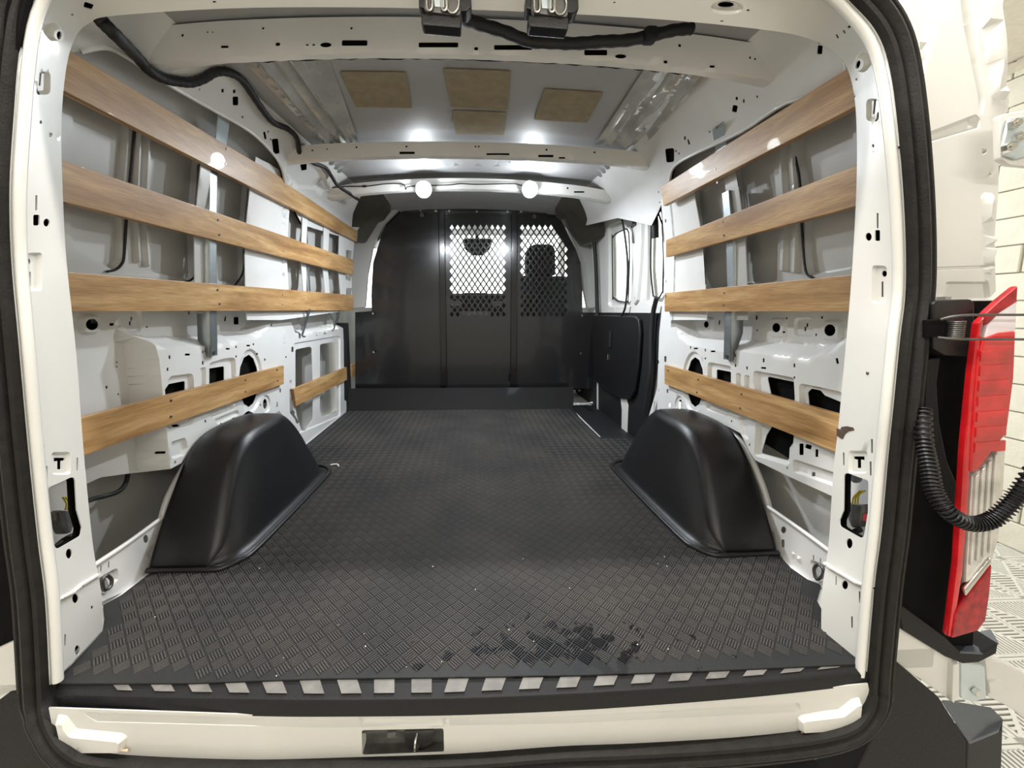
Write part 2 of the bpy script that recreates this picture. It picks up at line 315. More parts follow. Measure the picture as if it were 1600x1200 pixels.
def sheet(name, S, outline, m, parent=None, holes=(), bumps=(), grid=.03, thick=.0015, smooth=38, hole_shade=0., big=(), off=0., lout=None):
    """pressed sheet metal: outline and holes are closed (u, v) loops; bumps are (loop, depth, bevel) pressed towards the room (+) or away (-)."""
    pts = []; edges = []
    def loop(poly, mx=grid):
        P = [np.array(p, float) for p in poly]; L = []
        for i in range(len(P)):
            a = P[i]; b = P[(i+1) % len(P)]; k = max(1, int(np.linalg.norm(b-a)/mx))
            for q in range(k): L.append(a+(b-a)*q/k)
        s0 = len(pts); pts.extend(L); n_ = len(L); edges.extend([(s0+i, s0+(i+1) % n_) for i in range(n_)])
        return L
    loop(outline)
    for h in holes: loop(h, max(grid, .01))
    for (bp, d, bv) in bumps:
        ms = min(grid, max(.006, bv*1.2)); loop(bp, ms)
        for fr_ in (1.0, .5):
            q = inset(bp, bv*fr_)
            if area(q)*area(bp) <= 0 or abs(area(q)) > abs(area(bp)): continue
            ok = inside(q, bp) & (dist(q, bp) > bv*fr_*.8)
            if ok.all(): loop(q, ms)
            elif ok.sum() > 2:
                # resample the bevel contour and keep the part that stays clear of the far side
                Q2 = []
                for i in range(len(q)):
                    k_ = max(1, int(np.linalg.norm(q[(i+1) % len(q)]-q[i])/ms))
                    for t_ in range(k_): Q2.append(q[i]+(q[(i+1) % len(q)]-q[i])*t_/k_)
                Q2 = np.array(Q2); ok = inside(Q2, bp) & (dist(Q2, bp) > bv*fr_*.9); pts.extend(list(Q2[ok]))
    O = np.array(outline); lo = O.min(0); hi = O.max(0)
    gx = np.arange(lo[0]+grid/2, hi[0], grid); gy = np.arange(lo[1]+grid/2, hi[1], grid)
    G = np.stack(np.meshgrid(gx, gy, indexing='ij'), -1).reshape(-1, 2); G = G+np.random.RandomState(1).uniform(-.12, .12, G.shape)*grid
    if len(G):
        G = G[inside(G, outline)]
        if len(G): G = G[dist(G, outline) > grid*.35]
        for h in holes:
            if len(G): G = G[~inside(G, h)]
            if len(G): G = G[dist(G, h) > grid*.3]
        pts.extend(list(G))
    res = delaunay_2d_cdt([Vector((float(p[0]), float(p[1]))) for p in pts], edges, [], 0, 1e-6)
    V2 = np.array([(v.x, v.y) for v in res[0]]); F = np.array([f for f in res[2] if len(f) == 3])
    c = V2[F].mean(1); keep = inside(c, outline)
    for h in holes: keep &= ~inside(c, h)
    F = F[keep]
    H = np.zeros(len(V2)); DP = np.zeros(len(V2))
    for (bp, d, bv) in bumps:
        ins = inside(V2, bp); dd = dist(V2, bp); t = np.clip(dd/bv, 0, 1)*ins; t = t*t*(3-2*t)
        if abs(d) > .04: DP = np.minimum(DP, d*t)
        else: H += 1.3*d*t
    P = S.P(V2[:, 0], V2[:, 1]); N = S.N(V2[:, 0], V2[:, 1]); P = P+N*(H+DP+off)[:, None]
    used = np.unique(F); mp = -np.ones(len(V2), int); mp[used] = np.arange(len(used)); F = mp[F]; P = P[used]; N = N[used]
    a = P[F[:, 1]]-P[F[:, 0]]; b = P[F[:, 2]]-P[F[:, 0]]; fl = np.sum(np.cross(a, b)*N[F[:, 0]], 1) < 0; F[fl] = F[fl][:, ::-1]
    me = bpy.data.meshes.new(name); me.from_pydata([tuple(map(float, v)) for v in P], [], [tuple(map(int, f)) for f in F]); me.update()
    me.polygons.foreach_set('use_smooth', [True]*len(me.polygons)); me.set_sharp_from_angle(angle=math.radians(smooth))
    cnt = {}
    for f in F:
        for i in range(3): k_ = (min(f[i], f[(i+1) % 3]), max(f[i], f[(i+1) % 3])); cnt[k_] = cnt.get(k_, 0)+1
    sh_ = me.attributes.get('sharp_edge') or me.attributes.new('sharp_edge', 'BOOLEAN', 'EDGE')
    for i, e_ in enumerate(me.edges):
        a_, b_ = e_.vertices
        if cnt.get((min(a_, b_), max(a_, b_)), 0) == 1: sh_.data[i].value = True
    o = link(name, me, m, parent)
    if hole_shade: sheet('hole_shade_sheet', S, lout or outline, M['dark'], parent, big, bumps, grid, 0, smooth, off=-hole_shade)  # near-black sheet added behind, so the punched holes look deep in shade
    if thick:
        md = o.modifiers.new('thickness', 'SOLIDIFY'); md.thickness = thick; md.offset = -1
    return o
def fpx(S, cx, cy, local):
    """small feature: a loop drawn round a picture point, carried over to the surface there."""
    q = S.px(cx, cy); e = 1e-4; c = project(S.P(q[0], q[1])); J = np.stack([(project(S.P(q[0]+e, q[1]))-c)/e, (project(S.P(q[0], q[1]+e))-c)/e], 1)
    return [tuple(q+np.linalg.lstsq(J, np.array(l, float), rcond=None)[0]) for l in local]
def holes_of(S, L):
    """(kind, x, y, rx, ry[, rot]) with kind e (oval) or r (rounded slot)."""
    out = []
    for h in L:
        k, x, y, a, b = h[:5]; rot = h[5] if len(h) > 5 else 0
        out.append(fpx(S, x, y, ell((0, 0), a, b, 12, rot) if k == 'e' else rect((0, 0), 2*a, 2*b, min(a, b)*.5, rot)))
    return out
def struct(name): return tag(empty(name), kind='structure')
# ================================================================== the van's rear frame
PAIRS = [((79,1070),.672,(160,985),.816),((72,937),.68,(158,925),.81),((60,840),.688,(145,850),.81),((45,695),.69,(131,708),.81),((31,537),.69,(119,552),.81),
 ((19,400),.70,(104,408),.81),((17,290),.70,(98,300),.81),((24,175),.71,(96,195),.81),((31,90),.715,(103,110),.81),((45,15),.72,(117,60),.81),((80,-40),.72,(140,36),.805),
 ((160,-75),.72,(185,24),.80),((400,-90),.72,(400,12),.80),((700,-90),.72,(700,14),.80),((1000,-80),.72,(1000,28),.80),((1190,-60),.72,(1190,46),.80),((1290,-25),.72,(1262,60),.80),
 ((1335,12),.72,(1300,79),.80),((1370,55),.715,(1322,103),.80),((1389,112),.71,(1335,152),.80),((1402,210),.70,(1339,230),.80),((1412,337),.70,(1337,322),.80),((1414,450),.70,(1330,440),.80),
 ((1405,530),.69,(1322,535),.80),((1394,640),.68,(1311,655),.80),((1386,720),.68,(1302,738),.80),((1376,830),.67,(1295,846),.79),((1365,919),.665,(1285,919),.765),((1353,1060),.655,(1283,985),.747)]
FO = spline([onY(*a, y) for a, y, b, z in PAIRS], 6); FI = spline([onY(*b, z) for a, y, b, z in PAIRS], 6)
FM = (FO+FI)/2; FT = np.concatenate([[0], np.cumsum(np.linalg.norm(np.diff(FM, axis=0), axis=1))]); FL = FT[-1]
def frame_f(u, v):
    u = np.clip(u, 0, FL); a = np.stack([np.interp(u, FT, FO[:, k]) for k in range(3)], -1); b = np.stack([np.interp(u, FT, FI[:, k]) for k in range(3)], -1)
    t = (np.asarray(v)/.13)[..., None]; return a*(1-t)+b*t
SF = Surf(frame_f, (0, FL), (-.01, .14), toward=(0, .3, .7))
t1 = struct('trim_1')
LJ = [('e',108,865,5,8),('e',118,935,5,7.5),('e',144,949,2,3),('r',90,955,1.3,8),('r',102,1000,1.3,9),('r',68,706,1.5,11),('r',73,739,1.5,11),('r',121,725,1.3,10),
      ('e',51,409,4,5),('r',54,436,1.5,11),('r',57,317,1.6,12),('r',57,344,5,8.5),('e',73,348,5,6.5),('r',69,124,1.5,12,.1),('e',61,141,4,7.5),('e',64,191,2,3),('e',84,51,4,7),('r',138,9,7,4.5,.3),('e',113,23,2,1.5),('e',121,1016,4,8)]
RJ = [('e',1327,849,5,8),('e',1320,914,5,7),('r',1343,933,1.3,9),('r',1306,907,1,7),('r',1331,972,1.3,9),('r',1362,697,1.5,11),('r',1360,732,1.5,11),('r',1318,717,1.3,10),
      ('e',1377,428,4,5),('r',1374,452,1.5,12),('r',1371,345,1.5,12),('e',1357,370,5,6.5),('r',1371,368,4,8.5),('r',1361,168,1.7,12,.1),('e',1368,183,4,7.5),('e',1364,228,2,3),('e',1348,97,3.5,7,.3),('e',1366,108,2,2.5),('e',1338,124,1.5,2),
      ('r',1308,57,1.5,3.5,-.5),('r',1319,50,1.5,3,-.5),('r',1327,42,3,2,-.5),('e',1136,12,13,4.5),('e',1169,16,2.5,1.5),('e',1128,33,2.5,1.2),('e',335,3,3,1.5),('e',960,4,2,1.2)]
T = [(-8,-9),(8,-9),(8,-5),(3,-4),(3,9),(-3,9),(-3,-4),(-8,-3)]
fh = holes_of(SF, LJ+RJ)
fh.append(fpx(SF, 98, 724, [(x*1.05, y) for x, y in T])); fh.append(fpx(SF, 1338, 722, [(-x*1.05, y) for x, y in T]))
winL = SF.poly(rounded([(75,762),(117,743),(120,797),(128,824),(126,837),(86,860)], 6, 3)); winR = SF.poly(rounded([(1319,737),(1357,751),(1356,800),(1349,843),(1312,822),(1312,812),(1318,797)], 6, 3))
fh += [winL, winR]
fb = [(fpx(SF, 96, 724, rect((0,0),30,36,6)), -.004, .004), (fpx(SF, 1340, 722, rect((0,0),30,36,6)), -.004, .004),
      (fpx(SF, 54, 425, rect((0,0),24,60,6)), -.005, .004), (fpx(SF, 1374, 445, rect((0,0),24,60,6)), -.005, .004),
      (fpx(SF, 69, 130, rect((0,0),20,36,8)), -.004, .005), (fpx(SF, 1363, 172, rect((0,0),20,36,8)), -.004, .005),
      (fpx(SF, 84, 50, ell((0,0),12,15,16)), .006, .006), (fpx(SF, 1348, 97, ell((0,0),12,16,16)), .006, .006), (fpx(SF, 1136, 12, ell((0,0),26,11,18)), -.008, .008),
      (SF.poly([(38,213),(80,207),(98,220),(98,226),(80,214),(38,219)]), -.006, .002), (SF.poly([(1340,244),(1365,236),(1405,228),(1405,234),(1367,242),(1340,250)]), -.006, .002),
      (SF.poly([(30,78),(60,84),(103,106),(103,109),(58,88),(30,82)]), -.003, .001), (SF.poly([(1334,150),(1365,132),(1392,126),(1392,129),(1366,135),(1334,153)]), -.003, .001),
      (SF.poly([(76,942),(112,923),(124,912),(157,893),(157,898),(126,917),(114,928),(76,947)]), .005, .002), (SF.poly([(1284,872),(1300,885),(1340,908),(1367,917),(1367,922),(1338,913),(1298,890),(1284,878)]), .005, .002),
      (SF.poly([(1240,-40),(1193,46),(1196,46),(1243,-40)]), -.003, .001)]
sheet('door_aperture_panel', SF, [(float(u_), .13) for u_ in FT]+[(float(u_), 0.) for u_ in FT[::-1]], M['white'], t1, fh, fb, grid=.022, thick=.0018, hole_shade=.014, big=[winL, winR])
# rounded lip along the outer rim, and the return flange behind the inner edge
tube('rolled_lip', FO[::2]*np.array([.988, 1, .992])+np.array([0, .004, .004]), .0080, M['white'], t1, 10, 0)
fr = [(0, 0), (.008, .005), (.03, .006)]
def fin(i): 
    d = FI[i]-np.array([0, 0, .65]); d[1] = 0; d /= np.linalg.norm(d)+1e-9; return d, np.array([0., 1, 0])
sweep('inner_return_flange', FI, fr, fin, M['white'], t1)
# ================================================================== black weather seal round the opening
SEALB = [((81,1108),.660),((92,1137),.648),((112,1162),.64),((150,1180),.64),((250,1188),.64),((400,1192),.64),((560,1188),.64),((725,1182),.64),((875,1171),.64),((1000,1166),.64),((1150,1157),.64),((1262,1145),.64),((1322,1130),.64),((1345,1108),.645),((1353,1085),.65)]
ring = [onY(*a, y) for a, y, b, z in PAIRS]+[onY(*a, y) for a, y in SEALB[::-1]]
RG = spline(ring, 5, True); NR = len(RG); cen = RG.mean(0)
def ringframe(i):
    t = RG[(i+1) % NR]-RG[i-1]; t /= np.linalg.norm(t); b = np.array([0, -1., 0]); b = b-t*(t@b); b /= np.linalg.norm(b); a = np.cross(t, b)
    if a@(RG[i % NR]-cen) < 0: a = -a
    return a, b
sealprof = [(.004,-.012),(.001,.004),(.004,.012),(.011,.013),(.016,.006),(.019,.004),(.022,.012),(.029,.017),(.035,.014),(.038,.006),(.041,.005),(.045,.010),(.050,.009),(.053,.0),(.054,-.03)]
V = []; F = []; n = len(sealprof)
for i in range(NR):
    A, B = ringframe(i)
    for a, b in sealprof: V.append(RG[i]+A*a+B*b)
for i in range(NR):
    for k in range(n-1): F.append((i*n+k, i*n+k+1, ((i+1) % NR)*n+k+1, ((i+1) % NR)*n+k))
sl = meshobj('weather_seal', V, F, M['seal'], None, 60, (0, .68, -.14)); tag(sl, 'black ribbed rubber weather seal running round the rear door opening', 'door seal')
# ================================================================== white sill below the mat
t2 = struct('trim_2')
SS = Surf(lambda u, v: np.stack([u, .648+(-.145-np.asarray(v))*.0+.0*u, v], -1), (-.85, .85), (-.3, .0), toward=(0, .2, .2))
so = SS.poly([(76,1106),(400,1117),(700,1117),(1100,1094),(1356,1068),(1362,1100),(1350,1135),(1310,1150),(1150,1168),(875,1182),(725,1194),(560,1200),(300,1203),(170,1194),(110,1178),(84,1150)])
sh = [SS.poly(rounded([(565,1141),(693,1138),(694,1176),(566,1181)], 4, 3))]
sb = [(SS.poly(rounded([(125,1112),(500,1124),(900,1118),(1250,1098),(1252,1112),(900,1130),(500,1137),(150,1128)], 6, 3)), -.006, .005),
      (SS.poly(rounded([(88,1115),(105,1118),(120,1138),(190,1145),(200,1150),(196,1172),(130,1172),(96,1150)], 6, 3)), .008, .007),
      (SS.poly(rounded([(1345,1088),(1330,1092),(1310,1108),(1250,1115),(1243,1120),(1245,1142),(1310,1138),(1342,1118)], 6, 3)), .008, .007),
      (SS.poly(rounded([(566,1124),(690,1121),(697,1130),(694,1134),(566,1137),(560,1132)], 4, 3)), .005, .004)]
sheet('sill_panel', SS, so, M['white'], t2, sh, sb, grid=.02, thick=.002)
for s, (a, b) in (('l', ((142,1172),(200,1173))), ('r', ((1250,1146),(1318,1136)))):
    p = spline([onY(a[0]+(b[0]-a[0])*k/5, a[1]+(b[1]-a[1])*k/5+random.uniform(-1, 1), .643) for k in range(6)], 4)
    tube('rust_line', p, .0022, M['wax'], t2, 6, 0)
# striker in its pocket
st = empty('door_striker', onY(630, 1160, .66)); tag(st, 'door striker with steel loop inside the pocket in the sill', 'door striker')
c0 = onY(630, 1160, .675)
bm = bmesh.new(); add_box(bm, Vector(c0)+Vector((0, .03, 0)), (.16, .004, .06)); add_box(bm, Vector(c0)+Vector((0, .015, -.026)), (.16, .03, .003)); add_box(bm, Vector(c0)+Vector((0, .015, .026)), (.16, .03, .003))
bmobj('pocket_liner', bm, M['grey'], st, 40)
k = onY(655, 1158, .668); prism('striker_plate', [Vector(k)+Vector(v) for v in ((-.028, 0, .022), (.03, 0, .022), (.026, 0, -.006), (.008, 0, -.020), (-.012, 0, -.020), (-.028, 0, -.010))], (0, .006, 0), M['dull'], st, .002)
tube('steel_loop', [Vector(k)+Vector(v) for v in ((-.004, 0, .018), (-.006, -.012, .010), (-.006, -.014, -.004), (-.002, 0, -.012))], .0028, M['chrome'], st, 8)
box('striker_tab', onY(612, 1148, .668), (.018, .006, .012), M['scuff'], st)
# black sill cover with silver pads
def rowz(pts, z): return spline([onZ(a, b, z) for a, b in pts], 8)
e0 = [(76,1071),(240,1068),(400,1066),(500,1061),(700,1059),(900,1056),(1100,1049),(1230,1044),(1355,1038)]
e1 = [(72,1084),(240,1088),(400,1091),(500,1092),(700,1090),(900,1082),(1100,1070),(1230,1060),(1356,1047)]
e2 = [(76,1109),(240,1115),(400,1119),(500,1120),(700,1118),(900,1110),(1100,1096),(1230,1084),(1356,1069)]
r0 = rowz(e0, -.004); r1 = rowz(e1, -.006); r2 = np.array([onY(*project(np.array([p])) [0], p[1]) for p in r1])
q2 = spline([onY(a, b, onZ(*e1[i], -.006)[1]-.004) for i, (a, b) in enumerate(e2)], 8)
rows = [r0+np.array([0, .06, 0]), r0, r1+np.array([0, .005, 0.0005]), r1+np.array([0, 0, -.002]), (r1*.75+q2*.25)+np.array([0, -.002, 0]), q2, q2+np.array([0, .01, -.001])]
V = []; F = []
for i in range(len(r0)):
    for R_ in rows: V.append(R_[i])
n = len(rows)
for i in range(len(r0)-1):
    for k_ in range(n-1): F.append((i*n+k_, i*n+k_+1, (i+1)*n+k_+1, (i+1)*n+k_))
sc_ = meshobj('sill_cover', V, F, M['blackmat'], None, 35, (0, .65, -.05)); tag(sc_, 'black plastic sill cover strip along the rear edge of the ribbed mat', 'sill cover')
for i in range(21):
    xa = 118+i*58.3
    if i in (0,): continue
    def ee(x, L): return np.interp(x, [p[0] for p in L], [p[1] for p in L])
    sl_ = -9 if xa < 640 else 9
    if abs(xa-640) < 60: sl_ = 0
    w_ = 32 if i > 1 else 24
    tp = [(xa, ee(xa, e0)+1.0), (xa+w_, ee(xa+w_, e0)+1.0)]; bt = [(xa+w_-sl_*.8, ee(xa+w_, e1)-7.5), (xa-sl_*.8, ee(xa, e1)-7.5)]
    prism('silver_pad', [onZ(*p, -.0035) for p in tp+bt], (0, 0, .0014), M['scuff'], sc_, .0005)
# ================================================================== floor and rubber mat
fl = struct('floor')
box('floor_pan', (0, 2.2, -.03), (1.94, 3.0, .044), M['white_in'], fl, bev=0)
FPO = [onZ(*p, 0)[:2] for p in [(84,1069),(160,988),(163,968),(161,946),(190,930),(225,903),(243,889)]]
matout = [tuple(p) for p in FPO]+[(-.872, 1.06), (-.872, 2.70), (.715, 2.70)]+[tuple(onZ(*p, 0)[:2]) for p in [(905,652),(937,683),(1003,686)]]+[(.868, 1.90), (.868, 1.08)]+[tuple(onZ(*p, 0)[:2]) for p in [(1213,862),(1236,888),(1262,906),(1283,914),(1276,938),(1284,953),(1347,1038),(1100,1049),(900,1056),(700,1059),(500,1061),(300,1068)]]
mt = empty('floor_mat', (0, 1.6, 0)); tag(mt, 'dark grey ribbed rubber mat covering the whole cargo floor', 'floor mat')
prism('mat_base', [(x, y, -.008) for x, y in matout], (0, 0, .0095), M['mat'], mt, .0008, seg=1)
# pressed tread: squares of five bars, the bars turned from one square to the next
A_ = .0265; V = []; F = []; ca = math.sqrt(.5)
cells = []
for i in range(-110, 110):
    for j in range(-110, 110):
        x = (i-j)*A_*ca; y = 1.6+(i+j)*A_*ca
        if -.86 < x < .86 and .66 < y < 2.69: cells.append((i, j, x, y))
Q = np.array([(c[2], c[3]) for c in cells]); ok = inside(Q, matout) & (dist(Q, matout) > .0205)
ok &= ~((np.abs(Q[:, 0]) > .66) & (Q[:, 1] > 1.03) & (Q[:, 1] < 1.72))
for (i, j, x, y), o_ in zip(cells, ok):
    if not o_: continue
    dx = np.array([ca, ca]) if (i+j) % 2 else np.array([-ca, ca]); dy = np.array([-dx[1], dx[0]])
    for k in range(5):
        c = np.array([x, y])+dy*(k-2)*A_*.185; hl = A_*.46; hw = A_*.056; b0 = len(V)
        for zz, g in ((.0012, 1.0), (.0036, .70)):
            for sx, sy in ((-1, -1), (1, -1), (1, 1), (-1, 1)):
                p = c+dx*sx*hl*(1-(1-g)*.15)+dy*sy*hw*g; V.append((p[0], p[1], zz))
        F += [(b0+4, b0+5, b0+6, b0+7), (b0, b0+1, b0+5, b0+4), (b0+1, b0+2, b0+6, b0+5), (b0+2, b0+3, b0+7, b0+6), (b0+3, b0, b0+4, b0+7)]
rb = meshobj('tread_bars', V, F, M['tread'], mt); rb['kind'] = 'stuff'
# raised front end of the mat, running up the step below the bulkhead
SKI = Surf(lambda u, v: np.stack([u, 2.69+.02*np.sin(np.clip(np.asarray(v)/.16, 0, 1)*1.5)+.04*np.asarray(v), np.asarray(v)*1.0], -1), (-1, 1), (0, .17))
sheet('mat_upturn', SKI, [(-.872, 0), (.715, 0), (.72, .15), (-.865, .155)], M['blackmat'], mt, grid=.06, thick=.006)
# specks of grit
gr = bmesh.new()
for (a, b) in [(817,873),(890,919),(569,990),(571,1010),(635,1042),(690,1034),(432,1056),(1038,870),(1028,881),(242,964),(895,977),(834,1002)]+[(random.uniform(250,1150), random.uniform(870,1040)) for _ in range(14)]:
    p = Vector(onZ(a, b, .0032)); s_ = random.uniform(.0008, .0022); add_box(gr, p, (s_, s_*1.4, s_*.6), Matrix.Rotation(random.random()*3, 3, 'Z'))
g_ = bmobj('grit_specks', gr, M['wirewhite'], None, None, (0, .8, 0)); tag(g_, 'scattered pale specks of grit lying on the rubber mat', 'grit', kind='stuff')
# ================================================================== side walls
def side(s, xf): return Surf(lambda u, v: np.stack([s*xf(np.asarray(u), np.asarray(v)), u+0*v, v+0*u], -1), (.72, 2.8), (-.02, 1.4), toward=(0, 1.5, .7))
def skin_x(u, v): return np.interp(v, [-.1, .2, .62, .72, .95, 1.15, 1.25, 1.33, 1.40], [1.01, 1.015, 1.01, .945, .925, .885, .855, .80, .74])-.045*np.clip(u-.85, 0, 5)*np.clip((v-.62)/.2, 0, 1)
def rail_x(u, v): return np.interp(v, [1.05, 1.13, 1.20, 1.26, 1.31, 1.36], [.865, .845, .815, .775, .72, .66])-.045*np.clip(u-.85, 0, 5)
def post_x(u, v): return np.interp(v, [.6, .72, .95, 1.15, 1.3], [.895, .893, .875, .835, .79])-.045*np.clip(u-.85, 0, 5)
SKL = {-1: side(-1, skin_x), 1: side(1, skin_x)}; RAL = {-1: side(-1, rail_x), 1: side(1, rail_x)}; POS = {-1: side(-1, post_x), 1: side(1, post_x)}
PAN = {s: side(s, lambda u, v: .885+0*u+0*v) for s in (-1, 1)}
wl = struct('wall_left'); wr = struct('wall_right')
# ---- outer skins, with pressed ribs and blank-window outlines
for s, W in ((-1, wl), (1, wr)):
    S = SKL[s]; yend = 2.78 if s < 0 else 1.78
    def seam(pts, w_=2.2):
        P = np.array(pts, float); t = np.gradient(P, axis=0); t /= np.linalg.norm(t, axis=1, keepdims=True); n_ = np.stack([-t[:, 1], t[:, 0]], 1)*w_
        return S.poly([tuple(p) for p in np.concatenate([P+n_, (P-n_)[::-1]])])
    B = []
    if s < 0:
        for xs, yb in ((213, 412), (228, 418)): B.append((S.poly(rounded([(xs-5+3,180),(xs+5+3,184),(xs+4,yb),(xs-6,yb)], 4, 3)), .010, .007))
        B.append((S.poly(rounded([(120,120),(207,165),(192,405),(180,424),(112,385)], 8, 3)), -.012, .006))
        B.append((S.poly(rounded([(240,190),(314,225),(303,440),(236,425)], 8, 3)), -.012, .006))
        B.append((S.poly(rounded([(345,240),(392,262),(379,445),(340,440)], 8, 3)), -.012, .006))
    else:
        for xs, yb in ((1224, 425), (1243, 428)): B.append((S.poly(rounded([(xs-11,185),(xs-2,181),(xs+8,yb),(xs-3,yb)], 4, 3)), .010, .007))
        B.append((S.poly(rounded([(1238,180),(1325,120),(1332,420),(1262,432),(1258,400)], 8, 3)), -.012, .006))
        B.append((S.poly(rounded([(1146,250),(1205,215),(1215,440),(1160,445)], 8, 3)), -.012, .006))
        B.append((S.poly(rounded([(1085,300),(1130,270),(1140,450),(1105,455),(1094,420)], 8, 3)), -.012, .006))
    sheet('outer_skin', S, [(.80, -.06), (yend, -.06)]+[(yend, z) for z in (.2, .62, .72, .95, 1.15, 1.25, 1.33)]+[(yend, 1.40), (.80, 1.40)]+[(.80, z) for z in (1.33, 1.25, 1.15, .95, .72, .62, .2)], M['skin'], W, bumps=B, grid=.045, thick=.003)
    # dark sealing strips that outline the blank windows
    if s < 0: SM = [[(209,190),(203,260),(196,330),(192,395),(188,412),(178,421),(165,424)], [(316,238),(312,300),(307,370),(303,425),(298,436),(288,440)], [(394,265),(390,310),(385,380),(381,410),(376,430),(365,446)]]
    else: SM = [[(1239,215),(1247,255),(1252,290),(1256,370),(1259,410),(1263,428),(1272,434)], [(1152,290),(1160,340),(1163,380),(1165,445)], [(1084,298),(1088,330),(1092,352),(1095,390),(1098,415),(1104,448)]]
    for L in SM:
        P = []
        for a in L: q = S.px(*a); p = S.P(q[0], q[1])+S.N(q[0], q[1])*.004; P.append(p)
        tube('window_seal_strip', P, .0032 if len(L) > 5 else .0042, M['rubber'], W, 6, 5)
# ---- upper rails under the roof edge
for s, W in ((-1, wl), (1, wr)):
    S = RAL[s]
    if s < 0:
        out = S.poly([('w',.80,1.14),(125,80),(165,74),(200,90),(260,130),(330,170),(390,205),(425,238),(440,262),(445,285)])+[(1.95, 1.10), (2.62, 1.14), (2.62, 1.36), (.80, 1.36)]
        H = [('r',348,142,2,3),('r',368,158,4.5,7),('r',366,143,2,3),('r',312,140,1,1.5),('r',379,183,1.2,1.6),('r',414,212,1.8,6,-.2),('r',431,229,5,12,-.12),('e',419,206,1.2,2),('e',423,218,1.2,1.8),('r',478,263,4.5,8,-.2)]
        B = [(S.poly(rounded([(450,240),(500,262),(520,300),(470,295),(448,275)], 6, 3)), -.012, .01)]
    else:
        out = [(.79, 1.14)]+S.poly([(1322,95),(1316,140),(1230,160),(1160,205),(1080,243),(1052,262),(1046,285)])+[(1.80, 1.08), (2.10, 1.18), (2.62, 1.24), (2.62, 1.36), (.79, 1.36)]
        H = [('r',1281,78,4,7,.1),('e',1281,66,3,2.5),('r',1148,170,4,5.5,.2),('e',1151,154,2,3),('r',1162,158,1.3,3),('e',1183,151,1.3,2),('r',1047,243,7,11,-.1),('r',1070,216,1.3,3),('r',1076,222,1.3,4,-.3),('e',1109,206,1.2,1.6),('e',1056,236,1.3,1.5),('e',1061,240,1.3,1.3)]
        B = []
    out = [(a, min(b, 1.36)) for a, b in out]
    sheet('cant_rail', S, out, M['white_in'], W, holes_of(S, H), B, grid=.03, thick=.002, hole_shade=.012)
    lp = out[1:10] if s < 0 else out[1:8]
    tube('rail_edge_roll', [S.P(a, b) for a, b in lp], .0055, M['white_in'], W, 8, 4)
# ---- left lower panel
S = PAN[-1]
outL = [(.79, .73)]+[(.79, .27)]+S.poly([(203,745),(259,737),(284,723),(300,701),(334,674),(346,660),(352,674),(357,674),(363,653),(370,652),(377,651),(386,643),(392,642),(398,648),(407,657),(415,655),(436,642),(443,650),(456,668),(466,684),(480,697)])+[(2.74, .0), (2.74, .73)]
winA = S.poly(rounded([(464,546),(489,541),(491,600),(491,655),(480,672),(474,674),(466,650),(464,630)], 4, 3)); winB = S.poly(rounded([(502,538),(528,533),(528,643),(506,653),(502,640)], 4, 3)); winC = S.poly(rounded([(537,533),(549,530),(549,622),(538,628)], 3, 3))
slit = S.poly(rounded([(452,608),(457,606),(458,640),(470,660),(467,663),(453,645)], 2, 2))
HL = holes_of(S, [('e',392,595,15,41),('e',416,631,3.2,8),('r',293,554,4,1.6),('r',323,549,3.5,1.6),('r',265,558,1.5,2.8),('r',262,577,1.5,2.5),('r',317,567,1.4,2.8),
  ('r',280,665,5,1.8,-.15),('r',321,658,1.3,2),('r',261,707,1.3,2),('r',274,722,1.3,2),('r',317,550,1.2,2.2),('r',356,545,3.2,1.3),('r',369,542,1.2,1.8),('r',388,540,2.8,1.3),('e',396,538,1.2,1.8),('e',424,508,1.2,1.8),
  ('e',369,557,1.3,2),('e',402,553,1.2,2),('e',414,562,1.2,2),('r',457,546,1.6,4),('e',447,558,1.2,1.6),('r',454,596,1.6,2.5),('e',461,588,1,1.6),('r',438,610,1,3.2),('r',433,632,1.2,4),('e',410,652,1,1.6),('e',407,633,1,1.8),('r',475,526,2.6,1.1),('r',508,521,2,1),('e',495,524,1,1),('e',521,518,1,1)])
HL += [S.poly(rounded([(331,576),(356,572),(356,597),(331,603)], 2, 2)), S.poly(rounded([(262,612),(270,600),(295,595),(295,622),(262,630)], 2, 2)), winA, winB, winC, slit]
HLd = [('e',142,507,10,9),('r',208,498,1.5,2.8),('r',206,505,1.5,3.4),('r',177,507,1.5,2.2),('r',228,511,1.5,1.2),('r',368,501,4,6),('r',351,498,1.3,4,.2),('r',294,488,1.4,3),('r',171,605,1.6,2.2),('e',187,566,1.3,1.6),('e',187,573,1.3,1.4),('e',189,616,1.3,1.6)]
PD = side(-1, lambda u, v: .95+0*u+0*v); HL += holes_of(PD, HLd)
